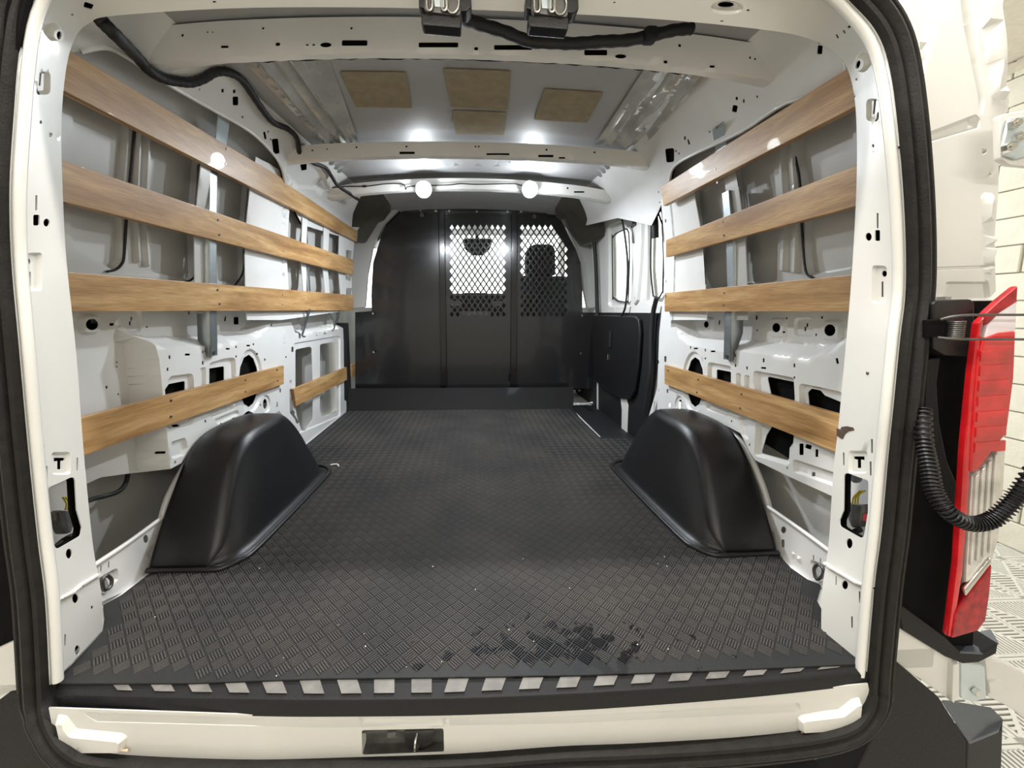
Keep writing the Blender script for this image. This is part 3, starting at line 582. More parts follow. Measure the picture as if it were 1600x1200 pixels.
BL = [([(.70, .82), (1.10, .82), (1.10, .66), (1.125, .61), (1.135, .56), (1.135, .22), (.70, .22)], -.072, .022),
      (S.poly([('w',1.0,.82),('w',1.0,.64),(262,545),(330,540),(400,530),(415,515),(428,498),('w',1.86,.82)]), -.062, .035),
      (S.poly([('w',1.99,.82),(453,498),(462,522),(545,512),('w',2.80,.82)]), -.05, .03),
      (S.poly([(300,559),(420,541),(550,519),(550,517.4),(420,539.4),(300,557.4)]), -.004, .0015),
      (S.poly([(444,480),(445.5,480),(444.5,585),(443,585)]), -.004, .0015),
      (S.poly(rounded([(327,567),(350,560),(368,558),(370,600),(366,640),(327,655)], 6, 3)), -.010, .008),
      (S.poly(rounded([(257,600),(268,587),(302,583),(306,650),(300,665),(262,672)], 6, 3)), -.009, .007),
      (S.poly(rounded([(268,690),(290,683),(294,700),(288,712),(268,718)], 4, 3)), -.007, .006), (S.poly(rounded([(335,655),(372,640),(374,648),(340,664)], 3, 3)), -.006, .005),
      (fpx(S, 392, 595, ell((0,0),20,50,30)), -.006, .008), (fpx(S, 416, 631, ell((0,0),7,14,18)), -.004, .004), (fpx(PD, 142, 507, rect((0,0),34,34,12)), .008, .008), (fpx(PD, 207, 502, rect((0,0),26,36,8)), -.006, .005),
      (S.poly(rounded([(459,536),(532,524),(532,650),(462,680)], 5, 3)), -.006, .006), (S.poly(rounded([(313,575),(322,573),(322,610),(313,612)], 3, 3)), -.007, .005)]
sheet('lower_panel', S, outL, M['white_in'], wl, HL, BL, grid=.022, thick=.002, hole_shade=.022, big=[], lout=[(.80, .72), (.80, .29), (1.14, .27), (1.30, .26), (1.75, .30), (1.86, .30), (1.86, .72)])
# ---- right lower panel
S = PAN[1]
outR = [(.79, .73), (.79, .255)]+S.poly([(1304,777),(1240,748),(1180,719),(1172,707),(1157,677),(1140,668),(1124,660),(1119,670),(1114,670),(1110,657),(1100,653),(1086,651),(1080,657),(1068,659),(1056,655),(1040,641)])+S.poly([(1039,660),(1011,690),(1009,665),(1027,606),(1030,520)])+[(1.80, .73)]
PR = side(1, lambda u, v: .945+0*u+0*v)
HR = holes_of(PR, [('e',1106,507,4,5.2),('e',1216,512,6.6,7.4),('e',1301,516,9.2,9.4),('r',1256,508,1.5,3),('r',1253,514,1.5,3.5),('r',1156,510,1.6,5.5),('r',1181,496,1.5,3.5),('e',1228,497,1.3,1.8),('e',1283,496,1.8,2.4),('e',1274,523,1.5,2),('e',1227,519,1.3,1.8),('e',1182,516,1.3,1.8),('r',1123,504,1.2,3.5,.15)])+holes_of(S, [
  ('e',1083,597,13,39),('e',1061,633,3,9),('r',1039.5,561,1.8,4.5),('r',1043,611,1.4,3),('e',1046,633,1.8,3.2),('r',1087,544.5,3.4,1.2),('r',1114,549,3.6,1.3),('r',1079,543,1,2),('r',1102,547,1,2.2),('e',1102,560,1.2,2),
  ('r',1143,554,4,1.4),('r',1149,555.5,1.1,2.4),('r',1193,563,1.5,3.2),('r',1241,571,1.5,3),('r',1308,564,2,4.5,-.2),('r',1193,575,4,1.4,.1),('e',1241,590,1.5,2.4),('r',1167,575,1.2,2.6),('r',1149,571,1.2,2.4),
  ('r',1276,708,2.4,6),('r',1252,702,3.5,9),('r',1263,698,5,3.4,.3),('e',1171,695,1.3,2),('e',1230,731,1.4,2.4),('e',1143,658,1.1,1.8),('r',1266,741,2.6,3.2),('e',1030,610,1.2,3),('e',1029,566,1.2,3)])
HR += [S.poly(rounded([(1115,577),(1137,581),(1137,604),(1115,598)], 2, 2)), S.poly(rounded([(1192,588),(1235,597),(1234,690),(1227,700),(1226,720),(1183,708),(1191,680),(1200,665),(1198,616)], 3, 2)),
       S.poly(rounded([(1256,613),(1262,607),(1276,610),(1283,618),(1312,630),(1312,662),(1260,648)], 3, 2)), S.poly(rounded([(1022,628),(1027,626),(1027,655),(1015,672),(1013,668),(1021,650)], 2, 2))]
BR = [(S.poly([('w',.60,.82),(1335,530),(1312,536),(1290,556),(1262,563),(1141,547),(1130,550),(1074,539),(1062,528),(1054,503),('w',1.74,.82)]), -.062, .038),
      (S.poly([(1040,541),(1160,564),(1316,594),(1316,592.2),(1160,562.2),(1040,539.2)]), -.004, .0015),
      (S.poly(rounded([(1176,578),(1240,590),(1243,640),(1238,715),(1232,728),(1178,712),(1182,640)], 6, 3)), -.010, .008), (S.poly(rounded([(1248,598),(1315,612),(1315,668),(1250,655)], 6, 3)), -.008, .007),
      (S.poly(rounded([(1106,565),(1142,572),(1144,620),(1138,652),(1103,640)], 5, 3)), -.009, .007), (fpx(S, 1083, 597, ell((0,0),18,48,30)), -.006, .008), (fpx(S, 1061, 633, ell((0,0),7,15,18)), -.004, .004),
      (fpx(PR, 1301, 516, rect((0,0),32,34,10)), .008, .007), (fpx(PR, 1216, 512, rect((0,0),26,32,8)), .007, .006), (fpx(PR, 1106, 507, rect((0,0),17,24,6)), .007, .006), (fpx(PR, 1254, 511, rect((0,0),30,30,8)), -.006, .005),
      (S.poly(rounded([(1150,582),(1158,584),(1158,620),(1150,618)], 3, 3)), -.007, .005), (S.poly(rounded([(1163,585),(1171,587),(1171,626),(1163,622)], 3, 3)), -.007, .005),
      (S.poly(rounded([(1238,716),(1310,740),(1308,762),(1240,738)], 5, 3)), -.007, .006), (S.poly(rounded([(1152,650),(1166,654),(1170,690),(1158,680)], 4, 3)), -.007, .005)]
sheet('lower_panel', S, outR, M['white_in'], wr, HR, BR, grid=.022, thick=.002, hole_shade=.020, big=[], lout=[(.80, .72), (.80, .27), (1.05, .27), (1.30, .30), (1.60, .30), (1.70, .30), (1.70, .72)])
# ---- low kick panels between the wheel covers and the door frame
S = PAN[-1]
sheet('kick_panel', S, S.poly([(146,884),(252,809),(257,818),(248,838),(238,850),(229,867),(243,890),(217,914),(157,941),(150,941)]), M['white_in'], wl, holes_of(S, [('e',166,912,8,12,-.3),('e',228,842,4,6.5),('r',158,888,1,5),('r',170,882,1,5)]), [(S.poly(rounded([(152,905),(185,885),(185,905),(160,935)], 5, 3)), -.006, .005), (S.poly([(195,888),(240,862),(240,868),(197,896)]), .005, .003)], grid=.02)
tube('kick_panel_lip', [onX(a, b, -.885) for a, b in ((146,884),(200,848),(253,809))], .006, M['white'], wl, 8, 4)
S = PAN[1]
sheet('kick_panel', S, S.poly([(1200,793),(1250,828),(1294,860),(1294,925),(1262,908),(1235,889),(1215,861),(1209,827)]), M['white_in'], wr, holes_of(S, [('e',1224,828,4,5.5),('r',1223,849,2.6,6),('e',1279,893,8,13,.3),('r',1271,872,1,5),('r',1282,877,1,5)]), [(S.poly(rounded([(1264,872),(1292,885),(1292,915),(1270,905)], 5, 3)), -.006, .005), (S.poly([(1216,862),(1232,858),(1258,876),(1258,884),(1230,865),(1218,869)]), .005, .003)], grid=.02)
tube('kick_panel_lip', [onX(a, b, .885) for a, b in ((1200,792),(1250,827),(1296,861))], .006, M['white'], wr, 8, 4)
# wheel-arch flange seen behind each cover
tube('arch_flange', [onX(a, b, -.90) for a, b in ((250,822),(262,780),(285,735),(302,708),(335,682),(362,664),(400,652),(440,655),(462,672),(482,700))], .010, M['white_in'], wl, 8, 5)
tube('arch_flange', [onX(a, b, .90) for a, b in ((1208,830),(1198,780),(1182,735),(1165,700),(1140,675),(1100,660),(1060,655),(1035,662),(1015,690))], .010, M['white_in'], wr, 8, 5)
# ---- posts between the blank windows
for s, W in ((-1, wl), (1, wr)):
    S = POS[s]
    def post(name, pts, m, bumps=(), holes=()):
        sheet(name, S, S.poly(pts), M[m], W, holes, bumps, grid=.03, thick=.003)
    if s < 0:
        post('window_post', [(318,235),(333,243),(326,490),(306,490)], 'skin')
        post('pillar_panel', [(400,245),(436,265),(440,500),(386,500)], 'white_in')
        wf = [rounded(S.poly(p), .01, 3) for p in ([(456,300),(476,310),(475,470),(452,470)], [(484,315),(509,328),(509,470),(482,470)], [(518,332),(533,340),(533,470),(516,470)], [(541,390),(550,392),(549,440),(540,436)], [(541,450),(550,450),(549,480),(540,478)])]
        post('front_window_frame', [(436,262),('w',2.62,1.18),('w',2.70,.70),(440,500)], 'white_in', [(S.poly([(446,300),(450,302),(448,480),(444,480)]), -.006, .003)], wf+holes_of(S, [('e',443,340,1,1.6),('e',444,390,1,1.6),('e',535,360,1,1.6),('e',443,430,1,1.6)]))
    else:
        post('window_post', [(1130,270),(1148,258),(1168,500),(1146,500)], 'skin')
        post('pillar_panel', [(1046,315),(1083,295),(1095,360),(1104,500),(1050,500)], 'white_in')
        post('door_post', [(1030,300),(1046,292),(1052,500),(1036,500)], 'white_in', (), holes_of(S, [('e',1040,345,1.2,3),('e',1042,400,1.2,2),('e',1041,440,1.2,2)]))
# left B-pillar trim beside the bulkhead
prism('pillar_trim', [Vector(onY(a, b, 2.74)) for a, b in ((540,455),(540,385),(556,350),(596,330),(618,322),(622,328),(600,350),(584,378),(574,430),(570,480),(540,484))], (0, .04, 0), M['trimgrey'], wl, .006)
box('pillar_lower_trim', (-.90, 2.75, .30), (.07, .06, .62), M['blackmat'], wl)
# ================================================================== roof
ce = struct('ceiling')
def roof_z(x, y): return 1.385-.055*(np.asarray(x)/.8)**2
ROOF = Surf(lambda u, v: np.stack([u+0*v, v+0*u, roof_z(u, v)+0*v], -1), (-.9, .9), (.74, 3.0), toward=(0, 1.5, .6))
SP = [((385,92),(440,92),(545,215),(500,215)), ((450,92),(500,92),(582,215),(555,215))]
rbL = []
for a, b, c, d in (((352,60),(372,60),(520,222),(505,222)), ((400,60),(430,60),(548,222),(530,222)), ((455,60),(478,60),(567,222),(556,222)),
                   ((1040,100),(1058,100),(966,222),(950,222)), ((1075,100),(1092,100),(990,222),(978,222)), ((1130,110),(1150,110),(1015,225),(1004,225))):
    rbL.append((ROOF.poly([a, b, c, d]), .010, .006))
for a, b in (((677,90),(712,212)), ((803,93),(796,212))): rbL.append((ROOF.poly([(a[0]-2,a[1]),(a[0]+2,a[1]),(b[0]+2,b[1]),(b[0]-2,b[1])]), .006, .003))
for x0 in (-.62, -.5, .5, .62): rbL.append(([(x0-.02, 1.72), (x0+.02, 1.72), (x0+.02, 1.98), (x0-.02, 1.98)], .010, .008))
rbL.append((rect((.02, 1.84), .32, .26), -.006, .004))
sheet('roof_panel', ROOF, [(-.80, .74), (.80, .74), (.80, 2.95), (-.80, 2.95)], M['roof'], ce, bumps=rbL, grid=.05, thick=.004)
# glossy side bays of the roof, left and right of the grey centre
for nm, lst in (('gloss_bay', [[(372,66),(470,66),(512,84),(562,222),(505,222),(395,110)], [(1110,104),(1012,96),(930,222),(1030,228),(1160,124)]]),):
    for L in lst:
        o = ROOF.poly(L)
        b_ = []
        A0, A1, B0, B1 = (np.array(ROOF.px(*p)) for p in ((L[0], L[1], L[4], L[3]) if L[0][0] < 800 else (L[1], L[0], L[2], L[3])))
        for f_ in (.22, .5, .78):
            a = A0+(A1-A0)*f_; b = B0+(B1-B0)*f_; w_ = .018
            b_.append(([(a[0]-w_, a[1]-.05), (a[0]+w_, a[1]-.05), (b[0]+w_, b[1]+.05), (b[0]-w_, b[1]+.05)], .010, .010))
        OF = Surf(lambda u, v: np.stack([u+0*v, v+0*u, roof_z(u, v)-.006+.004*np.sin(np.asarray(u)*60)], -1), (-.9, .9), (.74, 3.0), toward=(0, 1.5, .6))
        sheet(nm, OF, o, M['roofbright'], ce, bumps=b_, grid=.02, thick=.002)
for L in ([(530,110),(634,111),(644,167),(556,165)], [(692,105),(798,109),(793,170),(705,165)], [(706,171),(792,174),(788,209),(712,208)], [(851,137),(943,143),(917,190),(834,185)]):
    o = ROOF.poly(rounded(L, 2, 2)); prism('damping_pad', [(a, b, float(roof_z(a, b))-.001) for a, b in o], (0, 0, -.004), M['pad'], ce, .001, seg=1)
# cross members: hat sections with a rear face and a slotted lower flange
def beam(y, zc, zd, hw, hgt, depth, H, label_parts=True, xo=0.):
    prof = [(0, 0), (.006, -hgt*.55), (.012, -hgt), (.018, -hgt-.006), (depth*.5, -hgt-.010), (depth, -hgt-.006), (depth+.006, -hgt), (depth+.014, 0)]
    pl = np.array(prof); t = np.concatenate([[0], np.cumsum(np.linalg.norm(np.diff(pl, axis=0), axis=1))])
    def f(u, v):
        u = np.asarray(u, float); v = np.asarray(v, float); a = np.interp(v, t, pl[:, 0])+0*u; b = np.interp(v, t, pl[:, 1])+0*u
        e = np.clip((np.abs(u)-hw*.72)/(hw*.28), 0, 1); e = e*e*(3-2*e)
        return np.stack([u+0*v, y+a*(1+.5*e), zc-zd*(u/hw)**2+b*(1-.1*e)-.004*e], -1)
    S = Surf(f, (-hw, hw), (0, t[-1]), toward=(0, y-1, .3)); S.px_pad = -.0005
    S.toward = np.array([0, y-.4, -2.]); hs = H(S) if H else ([], [])
    sheet('roof_bow', S, [(-hw, 0)]+[(-hw+2*hw*k/40, 0) for k in range(1, 40)]+[(hw, 0), (hw, t[-1])]+[(hw-2*hw*k/40, t[-1]) for k in range(1, 40)]+[(-hw, t[-1])], M['white_in'], ce, hs[0], hs[1], grid=.02, thick=.002, hole_shade=.008)
    return S
def h1(S):
    return (holes_of(S, [('r',266,84,13,6,-.25),('r',333,76,6,4.5),('r',351,73,6,2),('e',313,63,2,2),('e',324,50,1.6,1.6),('e',332,50,1.4,1.4),('e',285,55,2,2.4),('e',411,44,2,2),('e',411,69,6,2.6),('e',434,69,4,3),('e',509,70,9,4),('e',480,70,2.5,1.5),('e',490,70,2.5,1.5),
      ('r',554,67,20,4.5),('r',685,70,31,4),('r',802,74,30,4),('r',931,82,18,4.5),('e',970,88,9,3.6),('e',549,44,2,2),('e',680,48,2.2,2.2),('e',744,76,3.5,3),('e',1062,71,2.4,2.6),('e',1172,90,1.6,2),('e',1180,92,1.6,2),
      ('e',1062,96,9,2.6),('r',1040,97,3,2.5),('r',1130,106,7,4),('r',1113,104,4,2),('e',1160,108,3,1.4),('r',1191,118,15,5.5,.2),('e',617,70,2.5,1.5),('e',631,71,2.5,1.5),('e',855,80,2.2,1.4),('e',870,81,2.5,1.4),('e',895,82,2.2,1.4)]),
      [(fpx(S, 266, 84, rect((0,0),44,24,8,-.2)), .006, .006), (fpx(S, 1191, 118, rect((0,0),50,26,8,.2)), .006, .006), (fpx(S, 1062, 96, ell((0,0),18,7,18)), .005, .004)])
B1 = beam(1.0, 1.374, .040, .765, .062, .040, h1)
def h2(S): return (holes_of(S, [('e',488,235,1.5,1.5),('e',511,233,1.2,1.2),('e',516,233,1.2,1.2),('e',557,230,1.6,1.6),('e',635,229,1.6,1.6),('e',709,229,1.6,1.6),('e',743,229,1.4,1.4),('e',748,229,1.4,1.4),('e',781,230,1.6,1.6),('e',854,234,1.6,1.6),('e',929,238,1.6,1.6),('e',993,248,1.5,1.5),('r',636,239,12,2),('r',710,240,18,1.6),('r',778,241,18,1.6),('r',853,244,12,2),('r',555,241,5,1.8),('r',612,240,5,1.5),('r',878,247,5,1.5)]), [])
B2 = beam(1.62, 1.352, .030, .755, .045, .045, h2)
def h3(S): return (holes_of(S, [('e',569,291,5,2),('e',887,294,1.6,1.6),('r',745,298,12,1),('r',905,300,8,1.2)]), [])
B3 = beam(2.04, 1.350, .050, .72, .040, .06, h3)
# dark headliner wedges and cab roof ahead of the bulkhead top corners
prism('headliner_corner', [Vector(p) for p in ((-.74, 2.30, 1.33), (-.50, 2.30, 1.37), (-.60, 2.74, 1.32), (-.72, 2.74, 1.14), (-.80, 2.55, 1.16))], (0, .30, 0), M['trimdark'], ce, .02, seg=3)
prism('headliner_corner', [Vector(p) for p in ((.76, 2.30, 1.33), (.52, 2.30, 1.37), (.64, 2.74, 1.32), (.78, 2.74, 1.14), (.86, 2.55, 1.16))], (0, .30, 0), M['trimdark'], ce, .02, seg=3)
# header closing panel between rear frame and roof
sheet('rear_header_closing', Surf(lambda u, v: np.stack([u+0*v, .765+.0*v+0*u, v+0*u], -1), (-.8, .8), (1.1, 1.45), toward=(0, 0, 1.2)), [(-.66, 1.285), (.66, 1.285), (.80, 1.34), (.80, 1.40), (-.80, 1.40), (-.80, 1.34)], M['white_in'], ce, grid=.1)
# outer roof and body sides, which keep the garage light out
box('outer_roof', (0, 2.15, 1.425), (1.86, 2.85, .03), M['white'], ce, bev=.01)
# ================================================================== cargo lamps
for x, px_, nm in ((-.225, 662, 'left'), (.275, 828, 'right')):
    p = Vector(onY(px_, 296, 2.015)); x = p.x
    t = empty('cargo_lamp', (x, 2.015, p.z)); tag(t, 'small round white cargo lamp glowing on the front roof bow, the %s one of two' % nm, 'lamp', 'lamps on the front roof bow')
    cyl('lamp_housing', p+Vector((0, .012, .002)), p+Vector((0, -.004, 0)), .040, M['lens_tint'], t)
    cyl('lamp_lens', p+Vector((0, -.004, 0)), p+Vector((0, -.014, -.001)), .036, M['ledemit'], t, r1=.026)
for o in list(bpy.data.objects):
    if o.type == 'LIGHT' and o.name.startswith('cargo_lamp_'):
        px_ = 828 if o.name.endswith('_b') else 662; q = onY(px_, 296, 2.015); o.location = (q[0], 1.985, q[2]-.048)
lw = tube('lamp_wire', [onY(a, b, 2.035) for a, b in ((470,300),(530,292),(570,291),(605,287),(630,288),(634,296),(642,291),(700,289),(720,287),(745,288),(800,287),(812,289),(830,292))], .0028, M['rubber'], None, 6, 5, loc=(0, 2.03, 1.33))
tag(lw, 'thin black wire running along the front roof bow to both glowing lamps', 'wire')
# ================================================================== wooden rails
def screw(parent, p, nrm, r=.0035):
    c = Vector(p); n_ = Vector(nrm); cyl('screw', c-n_*.001, c+n_*.0012, r, M['dull'], parent, n=10)
def slat(nt, nb, ft, fb, xn, xf, label, wm, screws=(), tilt=.012, ext=.05, th=.019, knots=()):
    s = 1 if xn > 0 else -1
    a = onX(*nt, xn-s*tilt); b = onX(*nb, xn); c = onX(*ft, xf-s*tilt); d = onX(*fb, xf)
    dt = (c-a)/np.linalg.norm(c-a); db = (d-b)/np.linalg.norm(d-b); a0, b0 = a, b; a = a-dt*ext; b = b-db*ext
    o_ = np.array([s*th, 0, .0]); loc = (a+b+c+d)/4
    bm = bmesh.new(); N = 14; ring_ = []
    for k in range(N+1):
        t = k/N; p = a+(c-a)*t; q = b+(d-b)*t; w_ = .0012*math.sin(t*9)
        ring_.append([bm.verts.new(Vector(v)+Vector((w_*s, 0, 0))) for v in (p, q, q+o_, p+o_)])
    for k in range(N):
        for j in range(4): bm.faces.new((ring_[k][j], ring_[k][(j+1) % 4], ring_[k+1][(j+1) % 4], ring_[k+1][j]))
    bm.faces.new(ring_[0][::-1]); bm.faces.new(ring_[-1]); bmesh.ops.recalc_face_normals(bm, faces=bm.faces)
    bevel(bm, .0022, 2, .9)
    o = bmobj('wooden_rail', bm, wm, None, 30, tuple(loc)); tag(o, label, 'wooden rail', 'wooden rails along the van walls')
    n_ = np.cross(dt, (b0-a0)); n_ /= np.linalg.norm(n_)
    if n_[0]*s > 0: n_ = -n_
    for (x, y) in screws:
        r = ray(x, y); tt = ((a0-CAM)@n_)/(r@n_); screw(o, CAM+r*tt+n_*.0005, n_)
    return o
slat((103,75),(98,141),(560,350),(558,378), -.81, -.74, 'long topmost wooden rail on the left wall, with a dark knot', WOOD[0], [(354,233),(352,256),(449,310),(447,322),(545,361)])
slat((97,249),(98,315),(553,406),(553,430), -.84, -.775, 'second wooden rail from the top on the left wall', WOOD[1], [(341,344),(343,367),(442,378),(442,393)])
slat((108,425),(113,487),(553,461),(553,485), -.86, -.80, 'third wooden rail from the top on the left wall, level at eye height', WOOD[2], [(340,453),(343,475),(441,461),(441,476)], tilt=.006)
slat((130,652),(132,712),(444,571),(444,600), -.866, -.866, 'low wooden rail on the left wall between door frame and wheel cover top', WOOD[3], [(267,626),(267,651),(383,594),(383,612),(433,578),(434,595)], tilt=.0)
slat((459,608),(463,635),(557,567),(557,586), -.872, -.872, 'short wooden rail low on the left wall, near the black bulkhead', WOOD[4], [], tilt=.0, ext=.0)
slat((1332,101),(1336,166),(1032,292),(1036,322), .80, .765, 'topmost wooden rail on the right wall, rising to the rear frame', WOOD[5], [(1118,264),(1121,285),(1029,300),(1031,316)])
slat((1337,258),(1338,322),(1040,375),(1040,402), .845, .81, 'second wooden rail from the top on the right wall', WOOD[1], [(1130,347),(1131,368)])
slat((1330,429),(1325,487),(1038,458),(1038,487), .862, .835, 'third wooden rail from the top on the right wall, below the blank windows', WOOD[0], [(1132,458),(1131,477),(1040,462)], tilt=.006)
slat((1309,648),(1308,708),(1038,570),(1038,600), .866, .866, 'lowest wooden rail on the right wall, above the wheel cover', WOOD[2], [(1091,593),(1089,613),(1159,616),(1157,638),(1044,579)], tilt=.0)
# ================================================================== metal brackets carrying the rails
def strip(name, pts, w_, m, parent, s, wdir=(0, 1, 0), th=.003):
    """bent flat bar: pts in space, width along wdir."""
    W = np.array(wdir, float); bm = bmesh.new(); P = [np.array(p, float) for p in pts]; rows_ = []
    for p in P: rows_.append([bm.verts.new(p-W*w_/2), bm.verts.new(p+W*w_/2), bm.verts.new(p+W*w_/2+np.array([s*th, 0, 0])), bm.verts.new(p-W*w_/2+np.array([s*th, 0, 0]))])
    for k in range(len(P)-1):
        for j in range(4): bm.faces.new((rows_[k][j], rows_[k][(j+1) % 4], rows_[k+1][(j+1) % 4], rows_[k+1][j]))
    bm.faces.new(rows_[0][::-1]); bm.faces.new(rows_[-1]); bmesh.ops.recalc_face_normals(bm, faces=bm.faces)
    return bmobj(name, bm, m, parent, 30)
def bracket(s, top, mids, bot, label):
    """upright channel behind the rails: tab at the top, web, foot."""
    p0 = onX(*top[0], s*.745); p1 = onX(*top[1], s*.80)
    t = empty('rail_bracket', tuple(onX(*bot[-1], s*.872))); tag(t, label, 'bracket', 'steel brackets behind the wooden rails')
    strip('upper_tab', [p0, p0*.45+p1*.55+np.array([s*.0, 0, 0]), p1, p1+np.array([s*.01, 0, -.05])], .052, M['steel_pale'], t, s)
    q = [onX(a, b, s*x) for a, b, x in mids]+[onX(a, b, s*.870) for a, b in bot]
    y_ = q[-1][1]; q = [onY(a, b, y_) for a, b in [(m_[0], m_[1]) for m_ in mids]+list(bot)]
    strip('upright', q, .034, M['steel'], t, s)
    W = [v+np.array([0, .017, 0]) for v in q]; bm = bmesh.new(); prev = None
    for v in W:
        e = np.array([s*.045, 0, 0]) if v[2] > .60 else np.array([s*.012, 0, 0]); r_ = [bm.verts.new(v), bm.verts.new(v+e)]
        if prev: bm.faces.new((prev[0], prev[1], r_[1], r_[0]))
        prev = r_
    o = bmobj('web', bm, M['steel'], t, 30); md = o.modifiers.new('t', 'SOLIDIFY'); md.thickness = .003; md.offset = 0
    W = [v-np.array([0, .017, 0]) for v in q]; bm = bmesh.new(); prev = None
    for v in W:
        if v[2] > .5:
            r_ = [bm.verts.new(v), bm.verts.new(v+np.array([s*(.040 if v[2] > .6 else .01), 0, 0]))]
            if prev: bm.faces.new((prev[0], prev[1], r_[1], r_[0]))
            prev = r_
    o = bmobj('web', bm, M['steel'], t, 30); md = o.modifiers.new('t', 'SOLIDIFY'); md.thickness = .003; md.offset = 0
    f = q[-1]; screw(t, f+np.array([-s*.003, 0, .012]), (-s, 0, 0), .006)
    screw(t, p0+np.array([-s*.002, 0, -.006]), (-s, 0, 0), .0045)
    for a, b in ():
        pass
bracket(-1, [(352,174),(345,226)], [(334,262,.83),(333,345,.862),(333,425,.878),(333,490,.888)], [(334,530),(334,556)], 'steel upright bracket on the left wall behind the rails, rear most')
bracket(1, [(1121,196),(1126,232)], [(1133,300,.82),(1140,385,.856),(1142,450,.878),(1138,490,.885)], [(1137,520),(1136,562)], 'steel upright bracket on the right wall behind the rails')
for (a, b) in (((331,300),(335,312)),):
    pass
for x0, lab in ((492, 'small steel bracket under the third left rail, nearer the wheel cover'), (538, 'small steel bracket under the third left rail, nearer the bulkhead')):
    p = onX(x0, 480, -.80); q = onX(x0, 522 if x0 < 500 else 513, -.872); q[1] = p[1]; t = empty('rail_bracket', tuple(q)); tag(t, lab, 'bracket', 'steel brackets behind the wooden rails')
    strip('upright', [p+np.array([-.021, 0, .40]), p+np.array([-.021, 0, 0]), q], .022, M['steel'], t, -1)
    bm = bmesh.new(); add_cyl(bm, Vector(p)+Vector((-.01, -.04 if x0 < 500 else -.05, -.01)), Vector(q)+Vector((0, 0, .03)), .005, n=8)
    add_cyl(bm, Vector(p)+Vector((-.10, -.03, -.01)), Vector(q)+Vector((.003, 0, .05)), .005, n=8); bmobj('brace', bm, M['steel'], t, 40)
# ================================================================== wheel-arch covers
def cover(s, label):
    ys = [1.015, 1.020, 1.035, 1.06, 1.10, 1.14, 1.18, 1.215, 1.25, 1.30, 1.36, 1.42, 1.47, 1.51, 1.55, 1.58, 1.61, 1.635, 1.66, 1.68, 1.695, 1.70]
    V = []; F = []; n_ = None
    t = empty('wheel_arch_cover', (s*.78, 1.36, .0)); tag(t, label, 'wheel cover', 'moulded covers over the wheel arches')
    for y in ys:
        h = np.interp(y, [1.015, 1.02, 1.05, 1.12, 1.18, 1.23, 1.265, 1.32, 1.45, 1.52, 1.57, 1.62, 1.66, 1.695, 1.70], [.0, .022, .075, .175, .250, .292, .305, .311, .309, .304, .280, .205, .12, .022, .0])
        xi = np.interp(y, [1.015, 1.03, 1.06, 1.10, 1.50, 1.62, 1.66, 1.69, 1.70], [.725, .695, .668, .66, .643, .645, .67, .73, .76])
        top = np.interp(y, [1.015, 1.10, 1.25, 1.45, 1.70], [.77, .745, .715, .715, .76])
        r = min(.042, h*.45); xt = xi+(top-xi)*min(1, h/.29)
        L = [(.876, -.004+h), (.855, h+.001), (max(xt+r, xi+.02), h)]
        for k in range(1, 7):
            a = math.pi/2*k/6; L.append((xt+r-r*math.sin(a), h-r+r*math.cos(a)))
        zb = .030 if h > .04 else h*.6
        L.append((xi+(xt-xi)*.35, max(zb+(h-r-zb)*.4, zb))); L.append((xi+.004, zb)); L.append((xi-.002, zb*.45+.004)); L.append((xi-.012, .011)); L.append((xi-.024, .010)); L.append((xi-.028, .001))
        if n_ is None: n_ = len(L)
        for (a, b) in L: V.append((s*a, y, max(b, .001)))
    for i in range(len(ys)-1):
        for k in range(n_-1):
            q = (i*n_+k, i*n_+k+1, (i+1)*n_+k+1, (i+1)*n_+k); F.append(q if s < 0 else q[::-1])
    o = meshobj('moulded_cover', V, F, M['black'], t, 70)
    md = o.modifiers.new('sub', 'SUBSURF'); md.levels = md.render_levels = 1
    md = o.modifiers.new('t', 'SOLIDIFY'); md.thickness = .004; md.offset = -1
    yy = np.linspace(1.0, 1.715, 24); P = []
    P = [(s*.875, 1.008, .006), (s*.80, 1.006, .006), (s*.70, 1.004, .006), (s*.672, 1.016, .006), (s*.652, 1.04, .006), (s*.635, 1.08, .006), (s*.625, 1.25, .006), (s*.618, 1.45, .006), (s*.615, 1.60, .006), (s*.622, 1.65, .006), (s*.65, 1.69, .006), (s*.70, 1.715, .006), (s*.80, 1.72, .006), (s*.87, 1.72, .006)]
    tube('foot_flange', P, .0075, M['black'], t, 8, 5)
    tube('clip', [(s*.60, 1.70, .006), (s*.615, 1.715, .010), (s*.64, 1.712, .008)], .004, M['wirewhite'], t, 6, 4) if s < 0 else None
    return t
cover(-1, 'glossy black moulded wheel arch cover on the left side of the mat')
cover(1, 'glossy black moulded wheel arch cover on the right side of the mat')
